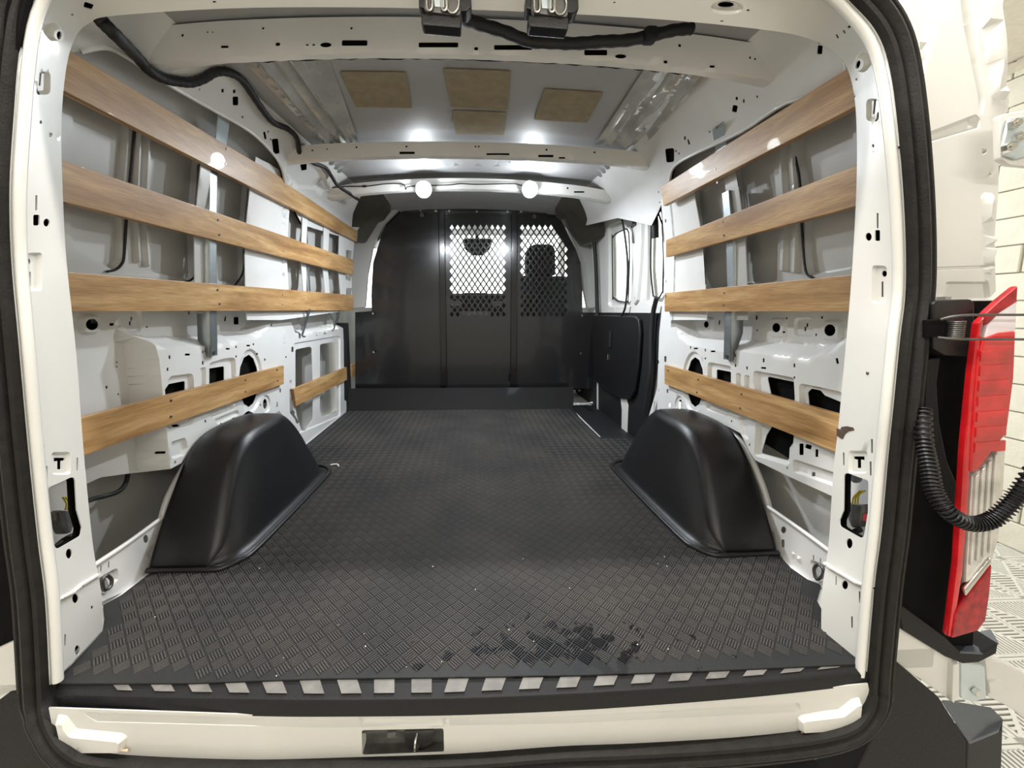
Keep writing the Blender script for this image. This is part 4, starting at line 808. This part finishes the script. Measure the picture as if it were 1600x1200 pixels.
# ================================================================== bulkhead
YB = 2.80
bk = empty('bulkhead', (0.02, YB, .15)); tag(bk, 'black steel bulkhead with two diamond mesh windows across the front of the cargo space', 'bulkhead')
BS = Surf(lambda u, v: np.stack([u+0*v, YB+0*u+0*v, v+0*u], -1), (-1, 1), (0, 1.5), toward=(0, 0, .7))
p1_ = BS.poly([(555,607),(555,488),(581,486),(580,462),(583,410),(595,371),(606,345),(617,327),(640,324),(691,324),(691,607)])
sheet('blank_panel', BS, p1_, M['steelblack'], bk, [], [(BS.poly([(577,488),(579,488),(579,605),(577,605)]), -.004, .002)], grid=.08, thick=.003)
hp, hh = 1.0, 1.0
def diamonds(x0, x1, y0, y1, ok=lambda x, y: True):
    H = []; dx = (x1-x0)/9.0; dy = dx*1.50; r = 0; y = y0
    a = BS.px((x0+x1)/2, (y0+y1)/2); b = BS.px((x0+x1)/2+1, (y0+y1)/2); c_ = BS.px((x0+x1)/2, (y0+y1)/2+1); sx = b[0]-a[0]; sy = abs(c_[1]-a[1])
    while y <= y1:
        n_ = 10 if r % 2 == 0 else 9
        for k_ in range(n_):
            x = x0+dx*(k_+(0 if r % 2 == 0 else .5))
            if ok(x, y):
                q = BS.px(x, y); rx = dx*.365*sx; ry = dy*.36*sy; H.append([(q[0]-rx, q[1]), (q[0], q[1]-ry), (q[0]+rx, q[1]), (q[0], q[1]+ry)])
        y += dy/2; r += 1
    return H
HA = diamonds(706, 787, 356, 491); HB = diamonds(816, 897, 356, 491, lambda x, y: x < 884 and x < 858+(y-345)*.75)
p2_ = BS.poly([(691,607),(691,324),(803,324),(803,607)]); p3_ = BS.poly([(803,607),(803,324),(860,326),(872,334),(890,371),(899,388),(907,410),(910,449),(910,488),(927,489),(926,607)])
sheet('mesh_panel', BS, p2_, M['steelblack'], bk, HA, [], grid=.08, thick=.003); sheet('mesh_panel', BS, p3_, M['steelblack'], bk, HB, [], grid=.08, thick=.003)
for xa in (692, 803):
    a = BS.px(xa, 330); b = BS.px(xa, 604); x = (a[0]+b[0])/2
    bm = bmesh.new(); add_box(bm, Vector((x, YB-.014, (a[1]+b[1])/2)), (.045, .024, a[1]-b[1]), bev=.006); bmobj('upright_channel', bm, M['channel'], bk, 40)
a = BS.px(612, 330); b = BS.px(868, 330)
box('top_channel', ((a[0]+b[0])/2, YB-.010, a[1]+.006), (b[0]-a[0], .026, .028), M['steelblack'], bk, bev=.005)
for x, y in ((627,330),(657,329),(681,330),(702,330),(745,331),(793,331),(814,331),(860,331),(583,490),(584,550),(909,493),(907,552),(905,610)):
    q = Vector(onY(x, y, YB-.026)); cyl('bolt', q, q+Vector((0, -.006, 0)), .007, M['chrome'], bk, n=8)
for x, y in ((659,336),(835,338)):
    q = Vector(onY(x, y, YB-.001)); cyl('plug', q, q+Vector((0, -.004, 0)), .014, M['dull'], bk, n=14)
# ================================================================== sliding door and what surrounds it, on the right
YD = .90
DS = Surf(lambda u, v: np.stack([YD-.06*np.clip((np.asarray(v)-.66)/.6, 0, 1)**1.4+0*u, u+0*v, v+0*u], -1), (1.5, 3.2), (-.05, 1.4), toward=(0, 1.8, .7))
dr = tag(empty('door_1'), kind='structure')
w1 = DS.poly(rounded([(956,372),(962,365),(979,357),(982,364),(983,400),(981,472),(964,470),(957,464)], 4, 3))
w2 = DS.poly(rounded([(1017,345),(1020,334),(1027,330),(1034,350),(1036,400),(1035,455),(1028,468),(1020,462),(1016,420)], 4, 3))
sheet('door_inner_panel', DS, [(3.0, -.02), (3.0, 1.20)]+DS.poly([(935,330),(960,318),(1000,302),(1024,300)])+[(1.74, 1.22), (1.74, -.02)], M['white'], dr, [w1, w2],
      [(DS.poly(rounded([(950,352),(986,340),(988,480),(950,480)], 6, 3)), -.012, .008), (DS.poly(rounded([(1012,330),(1034,322),(1038,480),(1010,475)], 6, 3)), -.012, .008), (DS.poly(rounded([(992,345),(1008,336),(1006,400),(1000,470),(993,480)], 5, 3)), .010, .010)], grid=.04, thick=.012)
for wv in (w1, w2):
    P = [DS.P(a, b)+np.array([.012, 0, 0]) for a, b in wv]; prism('window_pane', P, (.004, 0, 0), M['glass'], dr, 0)
    tube('window_rubber', [DS.P(a, b)+np.array([.002, 0, 0]) for a, b in wv], .004, M['rubber'], dr, 6, 3, closed=True)
def dpx(a, b, off=.03): q = DS.px(a, b); return DS.P(q[0], q[1])-np.array([off, 0, 0])
tube('weather_strip', [dpx(*p) for p in ((936,342),(955,328),(985,313),(1008,303),(1020,302),(1029,318),(1033,345),(1034,372))], .016, M['rubber'], dr, 8, 6)
tube('weather_strip', [dpx(*p) for p in ((933,355),(937,400),(939,450),(940,492))], .013, M['rubber'], dr, 8, 5)
tube('weather_strip', [dpx(*p) for p in ((980,340),(985,370),(989,410),(988,450),(985,480),(979,494))], .006, M['rubber'], dr, 8, 5)
tube('weather_strip', [dpx(*p) for p in ((1036,465),(1030,490),(1027,530),(1026,580),(1022,610),(1016,650))], .011, M['rubber'], dr, 8, 5)
prism('door_trim_panel', [dpx(*p, .012) for p in ((932,494),(936,492),(1000,494),(1007,499),(1009,520),(1006,570),(1000,612),(992,624),(975,622),(934,594))], (-.022, 0, 0), M['black'], dr, .008, seg=3)
prism('lower_trim_panel', [dpx(*p, .0) for p in ((905,488),(1036,489),(1030,560),(1022,620),(1011,690),(1003,686),(940,684),(900,640))], (-.010, 0, 0), M['blackmat'], dr, .003)
prism('white_slit', [dpx(*p, .014) for p in ((936,591),(938,591),(938,658),(936,656))], (-.003, 0, 0), M['white'], dr, 0)
prism('white_slit', [dpx(*p, .014) for p in ((973,617),(982,618),(986,635),(984,684),(975,684),(976,640))], (-.003, 0, 0), M['white'], dr, 0)
box('door_handle', dpx(963, 530, .040), (.012, .03, .10), M['rubber'], dr, bev=.004)
box('door_handle', dpx(959, 558, .038), (.008, .012, .035), M['chrome'], dr, bev=.002)
tube('trim_top_roll', [dpx(*p, .026) for p in ((933,497),(945,495),(980,496),(1004,499))], .006, M['black'], dr, 8, 4)
prism('door_latch', [dpx(*p, .012) for p in ((984,338),(996,336),(999,350),(992,356),(986,350))], (-.025, 0, 0), M['dull'], dr, .004)
tube('latch_rod', [dpx(*p, .02) for p in ((992,352),(994,366),(995,380))], .005, M['dull'], dr, 8, 3)
box('track_bracket', onX(966, 300, .84), (.05, .10, .09), M['steel_pale'], dr, bev=.01); box('track_bracket', onX(955, 318, .85), (.04, .12, .03), M['dull'], dr, bev=.006)
# step well
box('step_well', (.82, 2.40, -.005), (.21, .78, .012), M['blackmat'], dr, bev=.004); tube('step_bracket', [onX(a, b, .80) for a, b in ((893,627),(910,632),(925,629))], .006, M['wirewhite'], dr, 6, 3)
# right B-pillar beside the bulkhead
prism('pillar_trim', [onY(*p, 2.84) for p in ((872,330),(880,328),(905,352),(925,365),(936,368),(938,480),(918,482),(912,450),(909,410),(893,372))], (0, .05, 0), M['trimgrey'], wr, .006)
# ================================================================== cab beyond the bulkhead
wf_ = struct('wall_front')
for s in (-1, 1):
    CS = Surf(lambda u, v, s=s: np.stack([s*(.955-.10*np.clip((np.asarray(v)-.7)/.6, 0, 1))+0*u, u+0*v, v+0*u], -1), (2.8, 4.3), (-.1, 1.45), toward=(0, 3.4, .7))
    sheet('cab_side_panel', CS, [(2.85 if s < 0 else 3.05, -.1), (4.3, -.1), (4.3, .75), (3.9, 1.42), (2.85 if s < 0 else 3.05, 1.42)], M['trimgrey'], wf_, [rounded([(3.02 if s < 0 else 3.12, .72), (4.1, .72), (3.75, 1.28), (3.05 if s < 0 else 3.15, 1.28)], .05, 3)], grid=.15, thick=.02)
box('cab_roof', (0, 3.42, 1.43), (1.80, .98, .03), M['roof'], wf_)
box('cab_floor', (0, 3.55, -.03), (1.86, 1.4, .04), M['blackmat'], wf_)
box('front_scuttle', (0, 4.32, .35), (1.86, .05, .95), M['blackmat'], wf_)
prism('windscreen_glass', [(-.84, 4.30, .82), (.84, 4.30, .82), (.76, 3.88, 1.40), (-.76, 3.88, 1.40)], (0, .004, .002), M['glass'], wf_, 0)
db = empty('dashboard', (0, 4.0, .5)); tag(db, 'dark dashboard seen through the lower part of the middle mesh window', 'dashboard')
box('dash_body', (0, 4.05, .58), (1.76, .42, .56), M['blackmat'], db, bev=.05, seg=3)
box('centre_screen', (.03, 3.86, .80), (.22, .03, .13), M['black'], db, bev=.01); box('air_vent', (-.16, 3.85, .76), (.12, .02, .07), M['grey'], db, bev=.01); box('air_vent', (.24, 3.85, .76), (.12, .02, .07), M['grey'], db, bev=.01)
box('control_strip', (.03, 3.84, .66), (.30, .02, .05), M['grey'], db, bev=.008)
for k in range(3): cyl('dial', (-.06+.09*k, 3.835, .60), (-.06+.09*k, 3.81, .60), .022, M['dull'], db)
rm = empty('rear_view_mirror', tuple(onY(743, 385, 3.85))); tag(rm, 'black rear view mirror hanging at the top of the windscreen', 'mirror')
prism('mirror_housing', [onY(*p, 3.85) for p in ((722,376),(726,372),(765,372),(770,377),(765,390),(755,399),(738,399),(727,390))], (0, .03, 0), M['mirror'], rm, .01)
box('mirror_stalk', onY(745, 368, 3.90), (.03, .03, .10), M['mirror'], rm)
for s, lab in ((1, 'dark passenger seat seen through the right mesh window'),):
    se = empty('cab_seat', (.55, 3.15, .0)); tag(se, lab, 'seat')
    prism('seat_back', [onY(*p, 3.12) for p in ((812,434),(818,430),(898,432),(904,440),(910,610),(806,610))], (0, .14, 0), M['fabric'], se, .02, seg=3)
    prism('headrest', [onY(*p, 3.14) for p in ((822,430),(822,400),(826,386),(836,381),(862,381),(868,388),(869,430))], (0, .11, 0), M['fabric'], se, .02, seg=3)
    box('seat_cushion', (.55, 3.45, .35), (.5, .5, .16), M['fabric'], se, bev=.05, seg=3)
# ================================================================== loom and cables at the roof
def cable(name, pts, r, label, m='rubber', rfun=None, n=10, sm=8, cat='cable'):
    P = [onY(a, b, y) for a, b, y in pts]; o = tube(name, P, r, M[m], None, n, sm, rfun, loc=tuple(P[len(P)//2])); tag(o, label, cat); return o
def onrail(pts, s_, off): 
    out = []
    for p in pts:
        if len(p) == 3: out.append(onY(*p)); continue
        S_ = RAL[s_]; q = S_.px(*p); out.append(S_.P(q[0], q[1])+S_.N(q[0], q[1])*off)
    return out
LP = onrail([(140,10,.82),(160,34,.84),(180,54,.86),(206,80),(226,102),(248,115),(270,120),(292,122),(312,116),(330,106),(350,106),(372,118),(392,146),(410,172),(424,187),(446,197),(460,212),(466,238),(485,250),(505,258),(515,272)], -1, .014)+[onY(528,290,1.96), onY(548,304,2.06), onY(566,316,2.2)]
wo = tube('wiring_loom', LP, .0105, M['rubber'], None, 10, 8, lambda i, K: (1.25-.55*i/K)*(1+.04*math.sin(i*1.7)), loc=tuple(LP[9])); tag(wo, 'thick black taped wiring loom snaking along the left roof edge', 'cable')
cable('roof_cable', [(702,22,.80),(722,28,.82),(750,38,.85),(790,50,.87),(825,64,.88),(860,67,.88),(900,68,.89),(940,65,.89),(980,63,.90),(1020,55,.90),(1055,47,.90),(1080,45,.91)],
      .0115, 'black taped cable drooping along the roof bow between latch and right corner', rfun=lambda i, K: 1+.05*math.sin(i*1.3))
ct = box('cable_tape', onY(1015, 56, .895), (.03, .03, .028), M['rubber'], None, bev=.008, loc=tuple(onY(1015, 56, .895))); tag(ct, 'black tape wrap bulging round the roof cable near the right bow end', 'tape')
cable('side_cable', [(118,790,.90),(145,780,.98),(165,775,1.02),(185,768,1.05),(196,756,1.08),(200,740,1.10)], .006, 'short black cable looping below the low left wooden rail')
# two upper latches over the opening
for (x0, xs, lab) in ((690, -.01, 'black door latch on the header, left one of the pair'), (858, .2, 'black door latch on the header, right one of the pair')):
    yL = .745; c = onY(x0, 18, yL); t = empty('door_latch', tuple(c)); tag(t, lab, 'latch', 'door latches on the header')
    k_ = 6 if x0 > 700 else 0
    def q(a, b, y=yL): return onY(x0+a, b+k_*.4, y)
    prism('latch_body', [q(-36,-14), q(46,-14), q(47,10), q(40,17), q(30,18), q(28,14), q(-28,13), q(-36,10)], (0, .03, 0), M['black'], t, .003)
    prism('face_plate', [q(-27,-16,.74), q(28,-16,.74), q(30,20,.74), q(26,24,.74), q(-24,18,.74), q(-28,12,.74)], (0, .008, 0), M['dull'], t, .002)
    prism('lower_box', [q(-32,20,.742), q(31,24,.742), q(30,44,.742), q(-30,39,.742), q(-32,34,.742)], (0, .025, 0), M['black'], t, .003)
    prism('bright_plate', [q(-13,-8,.738), q(4,-8,.738), q(4,11,.738), q(-11,10,.738)], (0, .004, 0), M['steel_pale'], t, .001)
    for a in (-19, 4): tube('spring_wire', [q(a-4,-10,.736), q(a-4,12,.736), q(a,17,.736), q(a+4,12,.736), q(a+4,-10,.736)], .0022, M['chrome'], t, 6, 4)
    tube('loop', [q(17+10*math.cos(v), 4+17*math.sin(v), .737) for v in [k/10*2*math.pi for k in range(10)]], .002, M['chrome'], t, 6, 3, closed=True)
# small blue-white clip beside the right slots of the rear roof bow
clp = prism('roof_clip', [onY(*p, 1.04) for p in ((906,76),(911,76),(906,90),(901,90))], (0, .004, 0), M['steel_pale'], None, .001, loc=tuple(onY(906, 83, 1.04))); tag(clp, 'small pale clip hanging at the slot of the rear roof bow', 'clip')
# connectors in the two pillar pockets
for s, cx_, cy_, lab in ((-1, 104, 815, 'grey plastic connector with yellow wires in the left pillar pocket'), (1, 1334, 805, 'grey plastic connector with white and yellow wires in the right pillar pocket')):
    xx = s*.845; t = empty('wire_connector', tuple(onX(cx_, cy_, xx))); tag(t, lab, 'connector')
    def q(a, b, x=xx): return onX(cx_+a, cy_+b, x)
    prism('connector_body', [q(-9*1,-18), q(12,-16), q(13,4), q(8,18), q(-4,20), q(-10,6)], (s*.02, 0, 0), M['grey'], t, .004)
    prism('connector_cap', [q(-19 if s < 0 else 6,-14), q(-8 if s < 0 else 15,-18), q(-6 if s < 0 else 16,-2), q(-17 if s < 0 else 8,0)], (s*.015, 0, 0), M['scuff'], t, .004)
    for k in range(3): tube('wire', [q(-2+4*k,-18), q(0+4*k,-28-2*k), q((-6 if s < 0 else 10)+4*k,-38)], .0016, M['yellow'], t, 6, 4)
    if s > 0:
        tube('wire', [q(-6,-36), q(-9,-28), q(-4,-18)], .0018, M['wirewhite'], t, 6, 4); prism('clip', [q(14,-2), q(21,-2), q(21,10), q(14,9)], (.008, 0, 0), M['wirered'], t, .001)
        q1 = Vector(onX(1334, 745, .84)); cyl('foam_dot', q1, q1+Vector((.006, 0, 0)), .013, M['steel_pale'], t)
    tube('cable', [q(-16,40), q(-5,30), q(10,22)], .006, M['rubber'], t, 8, 4)
# dark back of the pillar pockets
for s, W in ((-1, wl), (1, wr)): box('pillar_cavity', (s*.915, .80, .35), (.012, .16, .75), M['trimgrey'], W, bev=0)
# small wall fittings low behind the frame
tube('tie_down_ring', [onX(a, b, -.88) for a, b in ((160,908),(166,899),(174,905),(173,916),(163,922))], .004, M['dull'], wl, 8, 4, closed=True)
tube('tie_down_ring', [onX(a, b, .88) for a, b in ((1272,890),(1278,882),(1286,889),(1285,900),(1276,905))], .004, M['dull'], wr, 8, 4, closed=True)
# ================================================================== outside of the van, right rear corner
RS = Surf(lambda u, v: np.stack([u+0*v, .735-.0*u+0*v, v+0*u], -1), (.6, 1.3), (-.4, 1.6), toward=(.5, 0, .5))
t3 = struct('trim_3')
bo = RS.poly([(1340,-90),(1560,-90),(1552,0),(1568,110),(1577,158),(1575,175),(1562,180),(1560,300),(1554,372),(1556,455),(1535,478),(1440,480),(1440,300),(1425,180),(1400,70)])
bb = [(RS.poly([(1420,-90),(1480,-90),(1473,20),(1443,120),(1436,110),(1438,30)]), -.010, .012), (RS.poly(rounded([(1446,208),(1525,178),(1532,186),(1532,200),(1450,224)], 3, 3)), -.010, .006),
      (RS.poly([(1494,-60),(1514,-60),(1540,155),(1536,186),(1529,175),(1528,150),(1505,40)]), -.012, .006), (RS.poly([(1533,190),(1543,190),(1542,260),(1560,290),(1558,298),(1536,268)]), -.006, .003),
      (RS.poly(rounded([(1478,440),(1545,440),(1548,468),(1478,470)], 4, 3)), -.005, .004), (RS.poly(rounded([(1440,418),(1544,414),(1544,420),(1440,424)], 1, 2)), -.004, .003), (RS.poly([(1532,300),(1556,302),(1550,440),(1538,440)]), .008, .006),
      (RS.poly([(1517,-60),(1552,-60),(1575,155),(1550,158)]), .008, .005)]
sheet('rear_corner_panel', RS, bo, M['white'], t3, [], bb, grid=.02, thick=.004)
box('body_side_panel', (.985, 1.26, .55), (.012, 1.0, 1.5), M['white'], t3, bev=0)
box('body_side_panel', (-1.03, 1.86, .62), (.012, 2.3, 1.66), M['white'], t3, bev=0)
hg = empty('body_hinge_assembly', tuple(onY(1585, 215, .68))); tag(hg, 'white painted upper door hinge with three bolts by the brick wall', 'door hinge')
prism('hinge_plate', [onY(*p, .685) for p in ((1562,180),(1575,176),(1620,168),(1620,262),(1580,258),(1564,248))], (0, .012, 0), M['white'], hg, .004)
prism('hinge_leaf', [onY(*p, .678) for p in ((1578,184),(1620,178),(1620,240),(1590,248),(1572,242),(1568,225))], (0, .006, 0), M['steel_pale'], hg, .003)
for a, b in ((1580,195),(1586,216),(1570,232)):
    c = Vector(onY(a, b, .678)); cyl('hinge_bolt', c, c+Vector((0, -.008, 0)), .0085, M['chrome'], hg, n=6); cyl('hinge_bolt', c+Vector((0, -.008, 0)), c+Vector((0, -.012, 0)), .005, M['chrome'], hg, n=12)
prism('lamp_recess', [onY(*p, .705) for p in ((1440,470),(1560,470),(1535,600),(1520,1010),(1400,1010),(1400,700))], (0, .01, 0), M['dark'], t3, 0)
prism('recess_moulding', [onY(*p, .695) for p in ((1450,562),(1472,556),(1466,600),(1470,660),(1482,720),(1508,780),(1500,800),(1470,790),(1450,740),(1446,640))], (0, .02, 0), M['blackmat'], t3, .006)
tl = empty('tail_light', tuple(onY(1520, 990, .67))); tag(tl, 'tall red and clear tail light on the right rear corner of the van', 'tail light')
def tlp(name, pts, m, y=.655, d=.012, bev=.003): return prism(name, [onY(*p, y) for p in pts], (0, d, 0), M[m], tl, bev)
tlp('red_rim', ((1540,494),(1534,520),(1528,600),(1519,700),(1513,800),(1504,900),(1490,994),(1482,996),(1497,880),(1508,700),(1520,580),(1530,505)), 'red')
tlp('lens_cap', ((1592,446),(1590,472),(1562,490),(1544,508),(1536,506),(1541,490),(1565,468)), 'reddark')
tlp('glossy_upper_lens', ((1590,470),(1588,518),(1562,522),(1538,531),(1543,508),(1562,488)), 'whitelens')
tlp('red_lens', ((1538,529),(1562,520),(1588,517),(1585,590),(1574,676),(1528,736),(1517,738),(1522,640),(1530,560)), 'red', .652)
for k in range(7):
    y0 = 548+k*24; xl = 1534-k*1.6
    tlp('lens_facet', ((xl,y0),(1580-k*1.2,y0-4),(1579-k*1.2,y0+13),(xl-1,y0+16)), 'red', .650, .006, .0015)
tlp('clear_lens', ((1528,738),(1573,690),(1569,760),(1561,840),(1552,874),(1509,926),(1514,830),(1519,745)), 'clearlens', .655)
for k in range(4): tlp('lens_rib', ((1526+k*10,745-k*11),(1530+k*10,741-k*11),(1521+k*10,880-k*6),(1517+k*10,884-k*6)), 'clearlens', .651, .004, .001)
tlp('clear_bar', ((1508,922),(1549,872),(1551,880),(1510,933)), 'chrome', .650, .01)
tlp('lower_red_lens', ((1510,934),(1551,882),(1547,930),(1541,970),(1529,986),(1488,998),(1494,960)), 'reddark', .652)
stp = empty('bumper_step', tuple(onY(1500, 1020, .64))); tag(stp, 'dark plastic step pad jutting out under the red tail light', 'step pad')
prism('step_body', [onY(*p, .69) for p in ((1405,950),(1412,948),(1480,998),(1500,1018),(1535,1020),(1561,1005),(1558,1022),(1530,1036),(1505,1038),(1480,1028),(1410,985))], (0, .05, 0), M['blackmat'], stp, .004)
prism('step_top', [onY(1482,998,.74), onY(1548,982,.75), onY(1561,1004,.71), onY(1536,1021,.69), onY(1500,1018,.69)], (0, 0, -.006), M['step'], stp, .002)
bp_ = empty('rear_bumper', tuple(onY(1460, 1180, .70))); tag(bp_, 'black plastic rear bumper corner at the lower right', 'bumper')
prism('bumper_face', [onY(*p, .69) for p in ((1385,1040),(1404,1036),(1470,1092),(1512,1158),(1508,1300),(1300,1320),(1340,1200),(1378,1120))], (0, .08, 0), M['blackmat'], bp_, .006)
prism('bumper_top', [onY(1472,1092,.69), onY(1500,1096,.71), onY(1548,1104,.75), onY(1567,1122,.75), onY(1561,1140,.72), onY(1516,1158,.69)], (0, .0, -.010), M['step'], bp_, .003)
prism('bumper_side', [onY(1513,1156,.69), onY(1562,1138,.73), onY(1567,1122,.75), onY(1562,1290,.75), onY(1508,1290,.69)], (-.02, .03, 0), M['blackmat'], bp_, .004)
prism('lower_body', [onY(*p, .70) for p in ((1395,960),(1440,985),(1478,1015),(1496,1030),(1492,1100),(1440,1062),(1395,1040))], (0, .01, 0), M['white'], t3, .002)
lh = empty('lower_door_hinge', tuple(onY(1515, 1070, .70))); tag(lh, 'white painted lower door hinge with one bolt under the step pad', 'door hinge')
prism('hinge_plate', [onY(*p, .69) for p in ((1490,1040),(1500,1036),(1500,1094),(1488,1098))], (0, .06, 0), M['white'], lh, .003)
prism('hinge_leaf', [onY(*p, .70) for p in ((1502,1034),(1540,1042),(1542,1092),(1520,1098),(1502,1092))], (0, .006, 0), M['steel_pale'], lh, .003)
c = Vector(onY(1523, 1079, .698)); cyl('hinge_bolt', c, c+Vector((0, -.008, 0)), .008, M['chrome'], lh, n=6)
od = empty('open_rear_door', tuple(onY(1640, 1080, .72))); tag(od, 'lower edge of the white rear door swung open at the right', 'door')
prism('door_edge_panel', [onY(*p, .72) for p in ((1540,1030),(1570,1036),(1600,1052),(1660,1090),(1660,1160),(1600,1120),(1575,1105),(1545,1090))], (0, .03, 0), M['white'], od, .006)
prism('door_edge_panel', [onY(*p, .715) for p in ((1546,1068),(1566,1062),(1575,1072),(1570,1082),(1548,1086))], (0, .01, 0), M['white'], od, .004)
ck = empty('door_check', tuple(onY(1490, 512, .68))); tag(ck, 'black door check with coil spring and two thin rods beside the tail light', 'door check')
prism('check_housing', [onY(*p, .675) for p in ((1458,474),(1464,469),(1518,467),(1524,472),(1524,552),(1518,557),(1478,556),(1458,545))], (0, .025, 0), M['black'], ck, .004)
prism('check_arm', [onY(*p, .668) for p in ((1448,500),(1478,498),(1482,504),(1482,524),(1448,528))], (0, .008, 0), M['dark'], ck, .002)
hx = []
c = onY(1492, 515, .664)
for k in range(73): a = k/8*2*math.pi; hx.append(c+np.array([.0095*math.cos(a), -.002+.0095*math.sin(a), -.015+.030*k/72]))
tube('coil_spring', hx, .0016, M['dull'], ck, 6, 0)
tube('rod', [onY(1470, 499, .650), onY(1500, 493, .636), onY(1560, 492, .632), onY(1680, 492, .63)], .0022, M['dull'], ck, 8, 3)
tube('rod', [onY(1465, 527, .650), onY(1500, 530, .636), onY(1560, 530, .632), onY(1680, 531, .63)], .0022, M['dull'], ck, 8, 3)
hs_ = cable('corrugated_hose', [(1442,640,.670),(1444,690,.645),(1452,730,.62),(1460,768,.60),(1482,800,.58),(1515,818,.575),(1550,812,.57),(1580,786,.565),(1604,755,.56),(1640,700,.56)], .0125, 'black corrugated wiring hose sagging in front of the tail light', 'black', rfun=lambda i, K: .86+.16*(1 if (i % 4) < 2 else -1), sm=26, n=12, cat='hose')
# left rear corner, mostly hidden in the dark
t4 = struct('trim_4')
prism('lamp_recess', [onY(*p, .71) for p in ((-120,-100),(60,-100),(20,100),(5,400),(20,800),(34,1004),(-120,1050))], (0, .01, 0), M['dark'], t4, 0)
prism('lower_body', [onY(*p, .70) for p in ((-60,1040),(0,1012),(26,1000),(42,1075),(10,1085),(-60,1110))], (0, .01, 0), M['white'], t4, .002)
bl = prism('bumper_corner', [onY(*p, .70) for p in ((-60,1120),(-10,1092),(14,1074),(40,1070),(60,1120),(120,1200),(140,1260),(-60,1300))], (0, .08, 0), M['blackmat'], None, .008, loc=tuple(onY(0, 1180, .64))); tag(bl, 'black plastic rear bumper corner at the lower left', 'bumper')
bc = prism('bumper_centre', [onY(*p, .67) for p in ((160,1225),(400,1225),(700,1228),(900,1225),(1180,1218),(1290,1205),(1290,1300),(160,1300))], (0, .05, 0), M['blackmat'], None, .006, loc=tuple(onY(700, 1230, .60))); tag(bc, 'black rear bumper running below the door opening', 'bumper')
# ================================================================== garage round the van
GZ = -.56; GT = 1.99
gf = struct('floor.001') if False else tag(empty('floor_garage'), kind='structure')
box('garage_slab', (.2, -.3, GZ-.05), (5.4, 6.8, .06), M['gwall'], gf, bev=0)
TS = .27
bm = bmesh.new(); add_box(bm, Vector((0, 0, -.006)), (TS-.003, TS-.003, .010)); n0 = len(bm.faces)
for s4 in range(4):
    a = s4*math.pi/2; R_ = Matrix.Rotation(a, 4, 'Z')
    for k in range(-7, 8):
        x = k*.0158; hl = (TS/2-.012)-abs(x)*1.0-.006
        if hl > .008:
            b2 = bmesh.new(); add_box(b2, Vector((x, abs(x)+.006+hl/2, .0005)), (.0085, hl, .006)); b2.transform(R_); me = bpy.data.meshes.new('t'); b2.to_mesh(me); b2.free(); bm.from_mesh(me); bpy.data.meshes.remove(me)
tme = bpy.data.meshes.new('tile'); bm.to_mesh(tme); bm.free(); tme.materials.append(M['tilegrey']); tme.materials.append(M['tilewhite'])
for i, p in enumerate(tme.polygons): p.material_index = 0 if i < n0 else 1
fme = bpy.data.meshes.new('tile_rim')
bm = bmesh.new()
for a, b, c, d in ((0, TS/2-.009, TS-.003, .014), (0, -TS/2+.009, TS-.003, .014), (TS/2-.009, 0, .014, TS-.003), (-TS/2+.009, 0, .014, TS-.003)): add_box(bm, Vector((a, b, .0005)), (c, d, .006))
for a in (math.pi/4, -math.pi/4): add_box(bm, Vector((0, 0, .0004)), (TS*1.36, .012, .0058), Matrix.Rotation(a, 3, 'Z'))
bm.to_mesh(fme); bm.free(); fme.materials.append(M['tilewhite'])
for i in range(7):
    for j in range(8):
        o = bpy.data.objects.new('floor_tile', tme); COL.objects.link(o); o.parent = gf; o.location = (1.20+i*TS, .52+j*TS, GZ)
        r_ = bpy.data.objects.new('tile_rim', fme); COL.objects.link(r_); r_.parent = o
gw = struct('wall_right_garage'); XW = 2.86
box('wall_body', (XW+.06, -.6, .7), (.10, 6.0, 2.7), M['mortar'], gw, bev=0)
bme = {}
for row in range(18):
    for k in range(6):
        L_ = .29; z = GZ+.075+row*.145
        if z > GT: continue
        y = 1.20+k*.30+(.15 if row % 2 else 0); v = (row*7+k*3) % 4
        if v not in bme:
            b2 = bmesh.new(); add_box(b2, Vector((0, 0, 0)), (.02+.002*v, L_+.004-.002*v, .1395), bev=.004, seg=1); me = bpy.data.meshes.new('brick'); b2.to_mesh(me); b2.free(); me.materials.append(M['brick']); bme[v] = me
        o = bpy.data.objects.new('brick', bme[v]); COL.objects.link(o); o.parent = gw; o.location = (XW, y, z)
gc = struct('ceiling_garage')
box('ceiling_board', (.2, -.6, GT+.02), (5.4, 6.0, .03), M['gceil'], gc, bev=0)
box('ceiling_trim', (XW-.012, -.6, GT-.03), (.02, 6.0, .05), M['gceil'], gc, bev=.003)
gl = struct('wall_left_garage'); box('wall_body', (-2.5, -.6, .7), (.10, 6.0, 2.7), M['gwall'], gl, bev=0)
gb = struct('wall_back_garage'); box('wall_body', (.2, -3.6, .7), (5.4, .10, 2.7), M['gwall'], gb, bev=0)

# chipped paint and rust on the right door pillar
for cx_, cy_, pts in ((1321, 672, [(-9,2),(-5,-5),(3,-6),(12,-4),(14,0),(5,2),(0,6),(-4,14),(-9,12)]), (1311, 675, [(-3,-6),(2,-4),(1,8),(-3,6)]), (1356, 583, [(-2,-2),(2,-1),(1,3),(-2,2)])):
    L_ = fpx(SF, cx_, cy_, pts); P = [SF.P(a, b)+SF.N(a, b)*.0012 for a, b in L_]; N_ = SF.N(*L_[0])
    prism('rust_chip', P, tuple(-N_*.0012), M['rustdark'], t1, 0)
